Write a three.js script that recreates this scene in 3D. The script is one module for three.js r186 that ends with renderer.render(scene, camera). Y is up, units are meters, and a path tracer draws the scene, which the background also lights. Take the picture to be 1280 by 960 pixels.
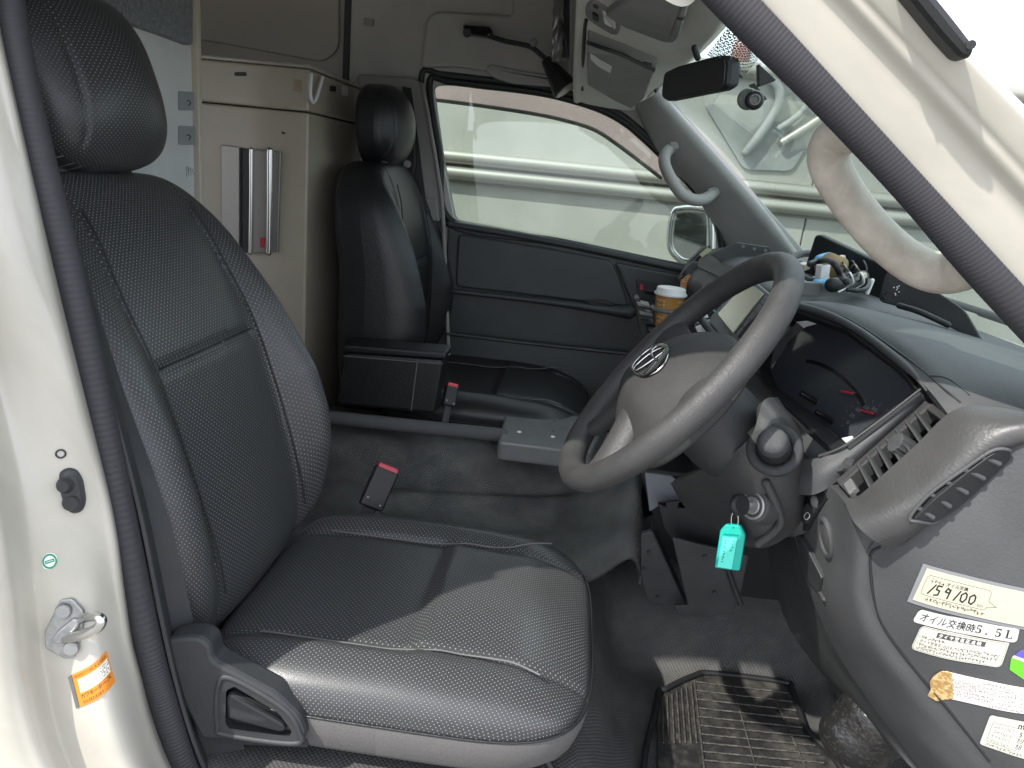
import * as THREE from 'three';
import { RoundedBoxGeometry } from 'three/addons/geometries/RoundedBoxGeometry.js';
import { mergeGeometries, mergeVertices, toCreasedNormals } from 'three/addons/utils/BufferGeometryUtils.js';

// ------------------------------------------------------------------ camera, sky, sun, exposure
// x runs towards the front of the van, y up, z towards the open driver's door; metres, camera 0.7 m outside the doorway
const V = (x, y, z) => new THREE.Vector3(x, y, z);
const scene = new THREE.Scene();
const FOC = 920, CX = 640, CY = 480, EYE = V(0, 1.1, 1.5);
const FWD = V(90, 258, -FOC).normalize();
const UPV = V(0.1 * -FWD.z, -FWD.z, FWD.y + 0.1 * FWD.x).normalize();
const RGT = FWD.clone().cross(UPV);
const camera = new THREE.PerspectiveCamera((2 * Math.atan(480 / FOC) * 180) / Math.PI, 4 / 3, 0.05, 400);
camera.position.copy(EYE);
const AX = V(RGT.x, UPV.x, -FWD.x), AY = V(RGT.y, UPV.y, -FWD.y), AZ = V(RGT.z, UPV.z, -FWD.z);
camera.quaternion.setFromRotationMatrix(new THREE.Matrix4().makeBasis(AX, AY, AZ));
scene.add(camera);
const EXPOSURE = 3.3, SUN = 2.0, SKY = 1.2;
const sunDir = V(-0.65, 1, 0.55).normalize();
{
  const W = 512, H = 256, d = new Float32Array(W * H * 4);
  const hash = (x, y) => { const s = Math.sin(x * 127.1 + y * 311.7) * 43758.5453; return s - Math.floor(s); };
  const noise = (x, y, per) => { const xi = Math.floor(x), yi = Math.floor(y), fx = x - xi, fy = y - yi, sx = fx * fx * (3 - 2 * fx), sy = fy * fy * (3 - 2 * fy), m = (a) => ((a % per) + per) % per;
    return (hash(m(xi), yi) * (1 - sx) + hash(m(xi + 1), yi) * sx) * (1 - sy) + (hash(m(xi), yi + 1) * (1 - sx) + hash(m(xi + 1), yi + 1) * sx) * sy; };
  for (let j = 0; j < H; j++) for (let i = 0; i < W; i++) {
    const el = ((j + 0.5) / H - 0.5) * Math.PI, y = Math.sin(el), o = (j * W + i) * 4;
    const n = noise(i / 32, j / 16, 16) * 0.55 + noise(i / 16, j / 8, 32) * 0.3 + noise(i / 8, j / 4, 64) * 0.15;
    const c = Math.min(1, Math.max(0, (n - 0.3) * 2.4)), k = y < 0 ? 0.5 : 1;
    d[o] = (0.46 + 0.2 * c) * k * SKY; d[o + 1] = (0.5 + 0.17 * c) * k * SKY; d[o + 2] = (0.6 + 0.1 * c) * k * SKY; d[o + 3] = 1;
  }
  const t = new THREE.DataTexture(d, W, H, THREE.RGBAFormat, THREE.FloatType);
  t.mapping = THREE.EquirectangularReflectionMapping; t.magFilter = t.minFilter = THREE.LinearFilter; t.needsUpdate = true;
  scene.background = t; scene.environment = t;
}
const sun = new THREE.DirectionalLight(new THREE.Color(1, 0.955, 0.88), SUN);
sun.position.copy(sunDir.clone().multiplyScalar(12)); sun.target.position.set(0, 0.6, 0);
sun.castShadow = true; sun.shadow.radius = 1.5; sun.shadow.mapSize.set(4096, 4096);
Object.assign(sun.shadow.camera, { left: -4, right: 4, top: 4, bottom: -4, near: 1, far: 30 });
scene.add(sun, sun.target);
const renderer = new THREE.WebGLRenderer({ antialias: true });
renderer.toneMapping = THREE.LinearToneMapping; renderer.toneMappingExposure = EXPOSURE;
renderer.shadowMap.enabled = true;

// ------------------------------------------------------------------ helpers: rays, geometry, textures
const toWorld = (px, py) => { const c = V(px - CX, CY - py, -FOC); return V(c.dot(RGT), c.dot(UPV), -c.dot(FWD)); };
const onPlane = (px, py, axis, val) => { const d = toWorld(px, py); return EYE.clone().addScaledVector(d, (val - EYE[axis]) / d[axis]); };
const at = (px, py, z) => onPlane(px, py, 'z', z);
const atX = (px, py, x) => onPlane(px, py, 'x', x);
const atY = (px, py, y) => onPlane(px, py, 'y', y);
const caster = new THREE.Raycaster();
function hit(px, py, ...meshes) {
  caster.set(EYE, toWorld(px, py).normalize());
  const h = caster.intersectObjects(meshes, false)[0];
  if (!h) { console.log('no hit', px, py, meshes[0].name); return { p: at(px, py, 0.7), n: V(0, 0, 1) }; }
  const n = h.face.normal.clone(); if (n.dot(caster.ray.direction) > 0) n.negate();
  return { p: h.point.clone(), n };
}
let seed = 7; const rnd = () => { seed = (seed * 1664525 + 1013904223) >>> 0; return seed / 4294967296; };
const clamp = (x, a = 0, b = 1) => Math.min(b, Math.max(a, x));
const sm = (a, b, x) => { const t = clamp((x - a) / (b - a)); return t * t * (3 - 2 * t); };
const lerp = (a, b, t) => a + (b - a) * t;
function table(rows) { return (x) => { if (x <= rows[0][0]) return rows[0][1]; for (let i = 1; i < rows.length; i++) if (x <= rows[i][0]) { const t = (x - rows[i - 1][0]) / (rows[i][0] - rows[i - 1][0]); return lerp(rows[i - 1][1], rows[i][1], t); } return rows[rows.length - 1][1]; }; }
const cr = (p0, p1, p2, p3, t) => 0.5 * (2 * p1 + (p2 - p0) * t + (2 * p0 - 5 * p1 + 4 * p2 - p3) * t * t + (3 * p1 - p0 - 3 * p2 + p3) * t * t * t);
function crv(a, t, closed) {
  const n = a.length, f = closed ? t * n : t * (n - 1), i = Math.min(Math.floor(f), closed ? n - 1 : n - 2), u = f - i;
  const g = (k) => closed ? a[((k % n) + n) % n] : k < 0 ? a[0].clone().multiplyScalar(2).sub(a[1]) : k >= n ? a[n - 1].clone().multiplyScalar(2).sub(a[n - 2]) : a[k];
  const q = [g(i - 1), g(i), g(i + 1), g(i + 2)];
  return V(cr(q[0].x, q[1].x, q[2].x, q[3].x, u), cr(q[0].y, q[1].y, q[2].y, q[3].y, u), cr(q[0].z, q[1].z, q[2].z, q[3].z, u));
}
function fromGrid(pts, nu, nv, thick = 0) {          // pts[j][i], j rows, i columns; a sheet, with thickness if asked
  const pos = [], uv = [], idx = [];
  for (let j = 0; j <= nv; j++) { let s = 0; for (let i = 0; i <= nu; i++) { const p = pts[j][i]; if (i) s += p.distanceTo(pts[j][i - 1]); pos.push(p.x, p.y, p.z); uv.push(s, 0); } }
  for (let i = 0; i <= nu; i++) { let s = 0; for (let j = 0; j <= nv; j++) { if (j) s += pts[j][i].distanceTo(pts[j - 1][i]); uv[(j * (nu + 1) + i) * 2 + 1] = s; } }
  const id = (i, j) => j * (nu + 1) + i;
  for (let j = 0; j < nv; j++) for (let i = 0; i < nu; i++) idx.push(id(i, j), id(i + 1, j), id(i + 1, j + 1), id(i, j), id(i + 1, j + 1), id(i, j + 1));
  const g = new THREE.BufferGeometry();
  g.setAttribute('position', new THREE.Float32BufferAttribute(pos, 3)); g.setAttribute('uv', new THREE.Float32BufferAttribute(uv, 2)); g.setIndex(idx); g.computeVertexNormals();
  if (!thick) return g;
  const n = g.attributes.normal, N = pos.length / 3, p2 = [], i2 = [], rim = [];
  for (let k = 0; k < N; k++) p2.push(pos[k * 3] - n.getX(k) * thick, pos[k * 3 + 1] - n.getY(k) * thick, pos[k * 3 + 2] - n.getZ(k) * thick);
  for (let k = 0; k < idx.length; k += 3) i2.push(idx[k], idx[k + 2], idx[k + 1]);
  const b = new THREE.BufferGeometry(); b.setAttribute('position', new THREE.Float32BufferAttribute(p2, 3)); b.setAttribute('uv', new THREE.Float32BufferAttribute(uv, 2)); b.setIndex(i2); b.computeVertexNormals();
  const loop = []; for (let i = 0; i < nu; i++) loop.push(id(i, 0)); for (let j = 0; j < nv; j++) loop.push(id(nu, j)); for (let i = nu; i > 0; i--) loop.push(id(i, nv)); for (let j = nv; j > 0; j--) loop.push(id(0, j));
  const P = (k) => [pos[k * 3], pos[k * 3 + 1], pos[k * 3 + 2]], Q = (k) => [p2[k * 3], p2[k * 3 + 1], p2[k * 3 + 2]];
  for (let k = 0; k < loop.length; k++) { const a = loop[k], c = loop[(k + 1) % loop.length]; rim.push(...P(a), ...Q(a), ...Q(c), ...P(a), ...Q(c), ...P(c)); }
  const r = new THREE.BufferGeometry(); r.setAttribute('position', new THREE.Float32BufferAttribute(rim, 3)); r.setAttribute('uv', new THREE.Float32BufferAttribute(new Array(rim.length / 3 * 2).fill(0), 2)); r.computeVertexNormals();
  return mergeGeometries([g.toNonIndexed(), b.toNonIndexed(), r]);
}
function surf(ctrl, nu = 24, nv = 24, thick = 0) {    // ctrl: rows of points; smooth through them
  const mid = ctrl.map((row) => Array.from({ length: nu + 1 }, (_, i) => crv(row, i / nu)));
  const pts = []; for (let j = 0; j <= nv; j++) { const row = []; for (let i = 0; i <= nu; i++) row.push(crv(mid.map((r) => r[i]), j / nv)); pts.push(row); }
  return fromGrid(pts, nu, nv, thick);
}
function tube(pts, r, { seg = 0, rad = 10, closed = false, caps = true, rf = null, up = null } = {}) {
  const n = seg || Math.max(8, pts.length * 8), at2 = (t) => crv(pts, t, closed);
  const rings = [], m = closed ? n : n + 1; let T0 = null, N = null, s = 0, prev = null;
  const pos = [], uv = [], idx = [];
  for (let k = 0; k < n + 1; k++) {
    const t = k / n, p = closed && k === n ? at2(0) : at2(Math.min(t, 0.999999)), e = 0.002;
    const T = closed ? at2((t + e) % 1).sub(at2((t - e + 1) % 1)).normalize() : at2(Math.min(0.999999, t + e)).sub(at2(Math.max(0, t - e))).normalize();
    if (!N) { N = up ? up.clone() : Math.abs(T.y) < 0.9 ? V(0, 1, 0) : V(1, 0, 0); N.addScaledVector(T, -N.dot(T)).normalize(); } else { N.addScaledVector(T, -N.dot(T)).normalize(); }
    const B = T.clone().cross(N); if (prev) s += p.distanceTo(prev); prev = p;
    const R = rf ? rf(t) : r, rr = Array.isArray(R) ? R : [R, R];
    for (let i = 0; i <= rad; i++) { const a = (i / rad) * Math.PI * 2, q = p.clone().addScaledVector(N, Math.cos(a) * rr[0]).addScaledVector(B, Math.sin(a) * rr[1]); pos.push(q.x, q.y, q.z); uv.push((i / rad) * 6.283 * rr[0], s); }
    rings.push(p);
  }
  for (let k = 0; k < n; k++) for (let i = 0; i < rad; i++) { const a = k * (rad + 1) + i, b = a + rad + 1; idx.push(a, a + 1, b + 1, a, b + 1, b); }
  const g = new THREE.BufferGeometry(); g.setAttribute('position', new THREE.Float32BufferAttribute(pos, 3)); g.setAttribute('uv', new THREE.Float32BufferAttribute(uv, 2)); g.setIndex(idx); g.computeVertexNormals();
  const nn = g.attributes.normal; for (let k = 0; k <= n; k++) { const a = k * (rad + 1), b = a + rad, v = V(nn.getX(a) + nn.getX(b), nn.getY(a) + nn.getY(b), nn.getZ(a) + nn.getZ(b)).normalize(); nn.setXYZ(a, v.x, v.y, v.z); nn.setXYZ(b, v.x, v.y, v.z); }
  const out = [g.toNonIndexed()];
  if (caps && !closed) for (const [p, t] of [[rings[0], 0], [rings[n], 1]]) { const R = rf ? rf(t) : r; const sp = new THREE.SphereGeometry(1, rad, 6); const q = Array.isArray(R) ? Math.min(...R) : R; sp.scale(q, q, q).translate(p.x, p.y, p.z); out.push(sp.toNonIndexed()); }
  return mergeGeometries(out);
}
function frameOf(z, up = V(0, 1, 0)) { const Z = z.clone().normalize(), X = up.clone().cross(Z); if (X.lengthSq() < 1e-6) X.set(1, 0, 0); X.normalize(); return new THREE.Matrix4().makeBasis(X, Z.clone().cross(X), Z); }
function place(g, p, z, up) { g.applyMatrix4(frameOf(z, up).setPosition(p)); return g; }       // local +z along z
function cyl(p, q, r1, r2 = r1, seg = 24, round = 0) {        // a cylinder from p to q with softened rims
  const L = p.distanceTo(q), b = round || Math.min(r1, r2, L) * 0.12;
  const g = new THREE.LatheGeometry([[0, 0], [Math.max(0, r1 - b), 0], [r1 - b * 0.3, b * 0.3], [r1, b], [r2, L - b], [r2 - b * 0.3, L - b * 0.3], [Math.max(0, r2 - b), L], [0, L]].map((a) => new THREE.Vector2(...a)), seg);
  g.rotateX(Math.PI / 2); return place(g.toNonIndexed(), p, q.clone().sub(p));
}
function boxUV(g0) { const g = g0.index ? g0.toNonIndexed() : g0, p = g.attributes.position, uv = [];
  for (let i = 0; i < p.count; i += 3) { const a = V().fromBufferAttribute(p, i), b = V().fromBufferAttribute(p, i + 1), c = V().fromBufferAttribute(p, i + 2), n = b.clone().sub(a).cross(c.clone().sub(a)); const ax = Math.abs(n.x), ay = Math.abs(n.y), az = Math.abs(n.z);
    for (const q of [a, b, c]) uv.push(...(ax > ay && ax > az ? [q.z, q.y] : ay > az ? [q.x, q.z] : [q.x, q.y])); }
  g.setAttribute('uv', new THREE.Float32BufferAttribute(uv, 2)); return g; }
function rbox(w, h, d, r = 0.005, seg = 3) { return boxUV(new RoundedBoxGeometry(w, h, d, seg, Math.min(r, w / 2.01, h / 2.01, d / 2.01))); }
function box(x0, x1, y0, y1, z0, z1, r = 0.004) { return rbox(Math.abs(x1 - x0), Math.abs(y1 - y0), Math.abs(z1 - z0), r).translate((x0 + x1) / 2, (y0 + y1) / 2, (z0 + z1) / 2); }
function roundPoly(pts2, r) {                    // Shape with rounded corners
  const s = new THREE.Shape(), n = pts2.length;
  for (let i = 0; i < n; i++) { const a = pts2[(i + n - 1) % n], b = pts2[i], c = pts2[(i + 1) % n], u = a.clone().sub(b), v = c.clone().sub(b), k = Math.min(r, u.length() * 0.49, v.length() * 0.49), p = b.clone().addScaledVector(u.normalize(), k), q = b.clone().addScaledVector(v.normalize(), k);
    if (i) s.lineTo(p.x, p.y); else s.moveTo(p.x, p.y); if (k > 1e-6) s.quadraticCurveTo(b.x, b.y, q.x, q.y); }
  s.closePath(); return s;
}
// a plate from a loop of nearly coplanar 3-D points: front face through them, grown backwards by thick, corners rounded
function plate(pts, thick, { r = 0.004, bevel = 0.0015, holes = [], norm = null, off = 0, uv01 = false, uvDir = null } = {}) {
  const c = pts.reduce((a, p) => a.add(p), V(0, 0, 0)).multiplyScalar(1 / pts.length), n = V(0, 0, 0);
  for (let i = 0; i < pts.length; i++) n.add(pts[i].clone().sub(c).cross(pts[(i + 1) % pts.length].clone().sub(c)));
  n.normalize(); if (n.dot(EYE.clone().sub(c)) < 0) n.negate(); if (norm) n.copy(norm).normalize();
  const X = (uvDir ? uvDir.clone() : Math.abs(n.x) > 0.9 ? V(0, 0, -Math.sign(n.x)) : V(1, 0, 0)); X.addScaledVector(n, -X.dot(n)).normalize(); const Y = n.clone().cross(X);
  const to2 = (p) => { const d = p.clone().sub(c); return new THREE.Vector2(d.dot(X), d.dot(Y)); };
  const s = roundPoly(pts.map(to2), r); for (const h of holes) s.holes.push(new THREE.Path(roundPoly(h.pts.map(to2), h.r ?? 0.003).getPoints(4)));
  const b = Math.min(bevel, thick * 0.4);
  let g = new THREE.ExtrudeGeometry(s, { depth: Math.max(1e-4, thick - 2 * b), bevelEnabled: b > 0, bevelSize: b, bevelOffset: -b, bevelThickness: b, bevelSegments: 2, curveSegments: 6 });
  g.translate(0, 0, -(thick - b) + off);
  if (uv01) { g.computeBoundingBox(); const bb = g.boundingBox, u = g.attributes.uv, p = g.attributes.position; for (let i = 0; i < u.count; i++) u.setXY(i, (p.getX(i) - bb.min.x) / (bb.max.x - bb.min.x), (p.getY(i) - bb.min.y) / (bb.max.y - bb.min.y)); }
  g.applyMatrix4(new THREE.Matrix4().makeBasis(X, Y, n).setPosition(c));
  return g;
}
const px = (list, z) => list.map(([a, b, c]) => at(a, b, c ?? z));
// a thin label: TL, TR, BR, BL corners, print on its front
function label(c4, thick = 0.0006, nu = 6, nv = 4, mesh = null, off = 0) {
  const N = c4[1].clone().sub(c4[0]).cross(c4[3].clone().sub(c4[0])).normalize(); if (N.dot(EYE.clone().sub(c4[0])) < 0) N.negate();
  const rows = []; for (let j = 0; j <= nv; j++) { const row = []; for (let i = 0; i <= nu; i++) { const u = i / nu, v = j / nv; row.push(c4[3].clone().lerp(c4[2], u).lerp(c4[0].clone().lerp(c4[1], u), v).addScaledVector(N, thick)); } rows.push(row); }
  if (mesh) for (const row of rows) for (const p of row) { caster.set(p.clone().addScaledVector(N, 0.05), N.clone().negate()); const h = caster.intersectObject(mesh, false)[0]; if (h && h.distance < 0.1) p.copy(h.point).addScaledVector(N, thick + 0.0006 + off); }
  const g = fromGrid(rows, nu, nv, thick), u = g.attributes.uv, cnt = nu * nv * 6;
  for (let k = 0; k < u.count; k++) if (k >= cnt * 2) u.setXY(k, 0.002, 0.9775);
  let k = 0; const ids = []; for (let j = 0; j < nv; j++) for (let i = 0; i < nu; i++) ids.push([i, j], [i + 1, j], [i + 1, j + 1], [i, j], [i + 1, j + 1], [i, j + 1]);
  for (const [i, j] of ids) u.setXY(k++, i / nu, j / nv);
  return g;
}
const pxq = (list, mesh) => list.map(([a, b]) => hit(a, b, mesh).p);

// tiling textures
const texture = (c, colour, repeat) => { c.wrapS = c.wrapT = THREE.RepeatWrapping; c.magFilter = THREE.LinearFilter; c.minFilter = THREE.LinearMipmapLinearFilter; if (colour) c.colorSpace = THREE.SRGBColorSpace; if (repeat) c.repeat.set(1 / repeat, 1 / repeat); c.needsUpdate = true; return c; };
function field(n, f) { const a = new Float32Array(n * n); for (let y = 0; y < n; y++) for (let x = 0; x < n; x++) a[y * n + x] = f(x / n, y / n); return a; }
function valueNoise(n, cells, s0) { let s = s0 >>> 0; const r = () => { s = (s * 1664525 + 1013904223) >>> 0; return s / 4294967296; }; const g = Float32Array.from({ length: cells * cells }, r);
  return field(n, (u, v) => { const x = u * cells, y = v * cells, i = Math.floor(x), j = Math.floor(y), a = x - i, b = y - j, sx = a * a * (3 - 2 * a), sy = b * b * (3 - 2 * b), q = (p, k) => g[(k % cells) * cells + (p % cells)]; return lerp(lerp(q(i, j), q(i + 1, j), sx), lerp(q(i, j + 1), q(i + 1, j + 1), sx), sy); }); }
function fbm(n, c0, s0, oct = 4) { const o = new Float32Array(n * n); let amp = 0.5, tot = 0; for (let k = 0; k < oct && c0 * 2 ** k <= n; k++) { const v = valueNoise(n, c0 * 2 ** k, s0 + k * 77); for (let i = 0; i < o.length; i++) o[i] += v[i] * amp; tot += amp; amp *= 0.55; } for (let i = 0; i < o.length; i++) o[i] /= tot; return o; }
function gray(n, a, size) { const d = new Uint8Array(n * n * 4); for (let i = 0; i < n * n; i++) { d[i * 4] = d[i * 4 + 1] = d[i * 4 + 2] = clamp(a[i]) * 255; d[i * 4 + 3] = 255; } return texture(new THREE.DataTexture(d, n, n), false, size); }
function tint(n, a, lo, hi, size) { const A = new THREE.Color().setRGB(...lo), B = new THREE.Color().setRGB(...hi), d = new Uint8Array(n * n * 4), c = new THREE.Color(); for (let i = 0; i < n * n; i++) { c.copy(A).lerp(B, clamp(a[i])).convertLinearToSRGB(); d[i * 4] = c.r * 255; d[i * 4 + 1] = c.g * 255; d[i * 4 + 2] = c.b * 255; d[i * 4 + 3] = 255; } return texture(new THREE.DataTexture(d, n, n), true, size); }

const N1 = fbm(256, 8, 11), N2 = fbm(512, 4, 23, 6), N3 = fbm(256, 32, 5, 3), N4 = fbm(512, 24, 91, 4);
const PERF = field(512, (u, v) => { let m = 1; const c = 6; const x = u * c, y = v * c; for (const [ox, oy] of [[0, 0], [0.5, 0.5]]) { const dx = x + ox - Math.round(x + ox), dy = y + oy - Math.round(y + oy); m = Math.min(m, sm(0.075, 0.14, Math.hypot(dx, dy))); } return m; });
const PERFB = PERF.map((v, i) => v * (0.86 + 0.14 * N4[i]));
const leatherBump = gray(512, PERFB, 0.05), leatherTint = tint(512, PERF.map((v, i) => (1 - v) * 0.95 + v * N4[i] * 0.03), [0.036, 0.038, 0.04], [0.3, 0.3, 0.295], 0.05);
const skinBump = gray(512, N4, 0.06), grainBump = gray(256, N3, 0.03), cloudy = gray(512, N2, 0.6);
const RUB = field(256, (u, v) => { const a = Math.abs(Math.sin((u + v) * Math.PI * 8)), b = Math.abs(Math.sin((u - v) * Math.PI * 8)); return Math.pow(a * b, 0.6); });
const rubberBump = gray(256, RUB, 0.06);
const tone = (lo, hi, size = 0.5) => tint(512, N2.map((v) => sm(0.25, 0.75, v)), lo, hi, size);
const S = (o) => new THREE.MeshStandardMaterial({ side: THREE.DoubleSide, ...o });
const C = (r, g = r, b = r) => new THREE.Color().setRGB(r, g, b);
const M = {
  leather: S({ map: leatherTint, bumpMap: leatherBump, bumpScale: 0.0008, roughness: 0.36 }),
  skin: S({ color: C(0.014, 0.015, 0.016), bumpMap: skinBump, bumpScale: 0.0005, roughness: 0.36 }),
  vinyl: S({ color: C(0.009, 0.01, 0.011), bumpMap: skinBump, bumpScale: 0.0005, roughness: 0.4 }),
  skirt: S({ map: tint(256, N3, [0.095, 0.091, 0.088], [0.135, 0.129, 0.125], 0.03), bumpMap: grainBump, bumpScale: 0.0006, roughness: 0.9 }),
  seam: S({ color: C(0.11, 0.11, 0.11), roughness: 0.6 }),
  stitch: S({ color: C(0.016, 0.016, 0.017), roughness: 0.6 }),
  black: S({ color: C(0.012, 0.013, 0.014), bumpMap: grainBump, bumpScale: 0.0002, roughness: 0.5 }),
  gloss: S({ color: C(0.01), roughness: 0.15 }),
  dark: S({ map: tone([0.026, 0.028, 0.03], [0.035, 0.038, 0.04]), bumpMap: grainBump, bumpScale: 0.0003, roughness: 0.55 }),
  door: S({ map: tone([0.031, 0.036, 0.036], [0.042, 0.047, 0.047]), bumpMap: skinBump, bumpScale: 0.0003, roughness: 0.5 }),
  dash: S({ map: tone([0.05, 0.052, 0.054], [0.066, 0.068, 0.07]), bumpMap: skinBump, bumpScale: 0.0003, roughness: 0.58 }),
  dashSoft: S({ map: tone([0.046, 0.046, 0.046], [0.058, 0.058, 0.057]), bumpMap: skinBump, bumpScale: 0.0003, roughness: 0.42 }),
  grey: S({ map: tone([0.12, 0.122, 0.12], [0.15, 0.152, 0.15]), bumpMap: grainBump, bumpScale: 0.0002, roughness: 0.55 }),
  hub: S({ map: tone([0.026, 0.026, 0.026], [0.033, 0.033, 0.0325], 0.15), bumpMap: grainBump, bumpScale: 0.0005, roughness: 0.68 }),
  wheel: S({ map: tone([0.039, 0.039, 0.039], [0.05, 0.0495, 0.0485], 0.15), bumpMap: grainBump, bumpScale: 0.0005, roughness: 0.48 }),
  trim: S({ map: tone([0.24, 0.236, 0.222], [0.29, 0.283, 0.266]), bumpMap: grainBump, bumpScale: 0.0003, roughness: 0.7 }),
  lining: S({ map: tone([0.38, 0.37, 0.345], [0.43, 0.42, 0.39]), bumpMap: grainBump, bumpScale: 0.0004, roughness: 0.85 }),
  header: S({ map: tone([0.74, 0.72, 0.64], [0.8, 0.78, 0.7]), bumpMap: grainBump, bumpScale: 0.0005, roughness: 0.85 }),
  pillar: S({ map: tone([0.27, 0.267, 0.252], [0.32, 0.317, 0.3]), bumpMap: grainBump, bumpScale: 0.0003, roughness: 0.65 }),
  handle: S({ map: tone([0.42, 0.38, 0.32], [0.52, 0.475, 0.405], 0.08), bumpMap: skinBump, bumpScale: 0.0004, roughness: 0.5 }),
  paint: new THREE.MeshPhysicalMaterial({ side: THREE.DoubleSide, map: tone([0.42, 0.4, 0.34], [0.475, 0.452, 0.39], 0.35), roughness: 0.35, clearcoat: 0.6, clearcoatRoughness: 0.12 }),
  cabinet: S({ map: tone([0.37, 0.33, 0.26], [0.42, 0.375, 0.3], 0.6), roughness: 0.38 }),
  rearwall: S({ map: tone([0.38, 0.35, 0.3], [0.43, 0.4, 0.345], 0.8), roughness: 0.3 }),
  white: S({ map: tone([0.7, 0.71, 0.7], [0.77, 0.78, 0.77], 0.4), roughness: 0.45 }),
  cream: S({ color: C(0.62, 0.57, 0.45), roughness: 0.5 }),
  felt: S({ map: tint(512, N4, [0.16, 0.17, 0.175], [0.34, 0.35, 0.36], 0.12), bumpMap: gray(512, N4, 0.12), bumpScale: 0.004, roughness: 1 }),
  rubber: S({ map: tone([0.06, 0.062, 0.062], [0.125, 0.124, 0.117], 0.3), bumpMap: rubberBump, bumpScale: 0.0014, roughness: 0.45 }),
  rubberFloor: S({ map: tint(512, N4.map((v, i) => sm(0.3, 0.8, v * 0.3 + N2[i] * 0.7)), [0.052, 0.053, 0.053], [0.09, 0.088, 0.083], 0.4), bumpMap: rubberBump, bumpScale: 0.0009, roughness: 0.7 }),
  seal: S({ color: C(0.032, 0.032, 0.037), roughness: 0.6 }),
  chrome: S({ color: C(0.62, 0.62, 0.6), metalness: 1, roughness: 0.22 }),
  steel: S({ map: tone([0.3, 0.31, 0.3], [0.42, 0.42, 0.41], 0.03), metalness: 0.85, roughness: 0.48 }),
  alu: S({ color: C(0.27, 0.26, 0.24), metalness: 0.6, roughness: 0.42 }),
  metalBlack: S({ map: tone([0.026, 0.028, 0.029], [0.038, 0.04, 0.041], 0.2), bumpMap: grainBump, bumpScale: 0.0003, roughness: 0.45 }),
  tray: S({ map: tone([0.125, 0.13, 0.13], [0.15, 0.155, 0.155], 0.2), roughness: 0.38 }),
  foam: S({ map: tint(256, N3, [0.07, 0.074, 0.077], [0.095, 0.099, 0.102], 0.03), roughness: 0.95 }),
  red: S({ color: C(0.5, 0.03, 0.05), roughness: 0.35 }),
  teal: new THREE.MeshPhysicalMaterial({ color: C(0.0, 0.42, 0.33), roughness: 0.2, side: THREE.DoubleSide, clearcoat: 0.6 }),
  glass: new THREE.MeshPhysicalMaterial({ color: C(0.84, 0.9, 0.88), transmission: 1, roughness: 0.02, thickness: 0, ior: 1.5, side: THREE.DoubleSide }),
  truck: S({ map: tint(512, N2.map((v, i) => clamp(sm(0.2, 0.7, v) * 0.8 + 0.2 * N4[i])), [0.275, 0.277, 0.24], [0.345, 0.347, 0.305], 1.1), roughness: 0.5 }),
  truckGrey: S({ map: tint(512, N2.map((v, i) => clamp(sm(0.3, 0.6, v) * 0.7 + 0.3 * N4[i])), [0.2, 0.21, 0.2], [0.3, 0.31, 0.29], 0.7), roughness: 0.6 }),
  rail: S({ color: C(0.37, 0.362, 0.31), metalness: 0.65, roughness: 0.38 }),
  asphalt: S({ map: tint(512, N4, [0.19, 0.187, 0.178], [0.28, 0.275, 0.26], 1.2), bumpMap: gray(512, N4, 1.2), bumpScale: 0.004, roughness: 0.95 }),
  paper: S({ color: C(0.72, 0.72, 0.7), roughness: 0.7 }),
};

// things, parts, structure
const used = {};
const numbered = (n) => { used[n] = (used[n] ?? -1) + 1; return used[n] ? n + '_' + String(used[n]).padStart(3, '0') : n; };
const roots = [];
function thing(name, label, category, group) { const o = new THREE.Group(); o.name = numbered(name); o.userData = { label, category }; if (group) o.userData.group = group; scene.add(o); roots.push(o); return o; }
function part(name, geos, mat, parent, label) {
  const list = (Array.isArray(geos) ? geos : [geos]).map((g) => { const q = g.index ? g.toNonIndexed() : g; for (const k of Object.keys(q.attributes)) if (!['position', 'normal', 'uv'].includes(k)) q.deleteAttribute(k); if (!q.attributes.uv) boxUV(q); return q; });
  const m = new THREE.Mesh(list.length > 1 ? mergeGeometries(list) : list[0], mat); m.name = name; m.castShadow = m.receiveShadow = true; if (label) m.userData.label = label;
  parent.add(m); m.updateMatrixWorld(true); return m;
}
function struct(name, geos, mat, label) { const m = part(name, geos, mat, scene); m.userData = { kind: 'structure', label }; return m; }
function solo(name, geos, mat, label, category, group) { const m = part(numbered(name), geos, mat, scene); m.userData = { label, category }; if (group) m.userData.group = group; return m; }

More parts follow.
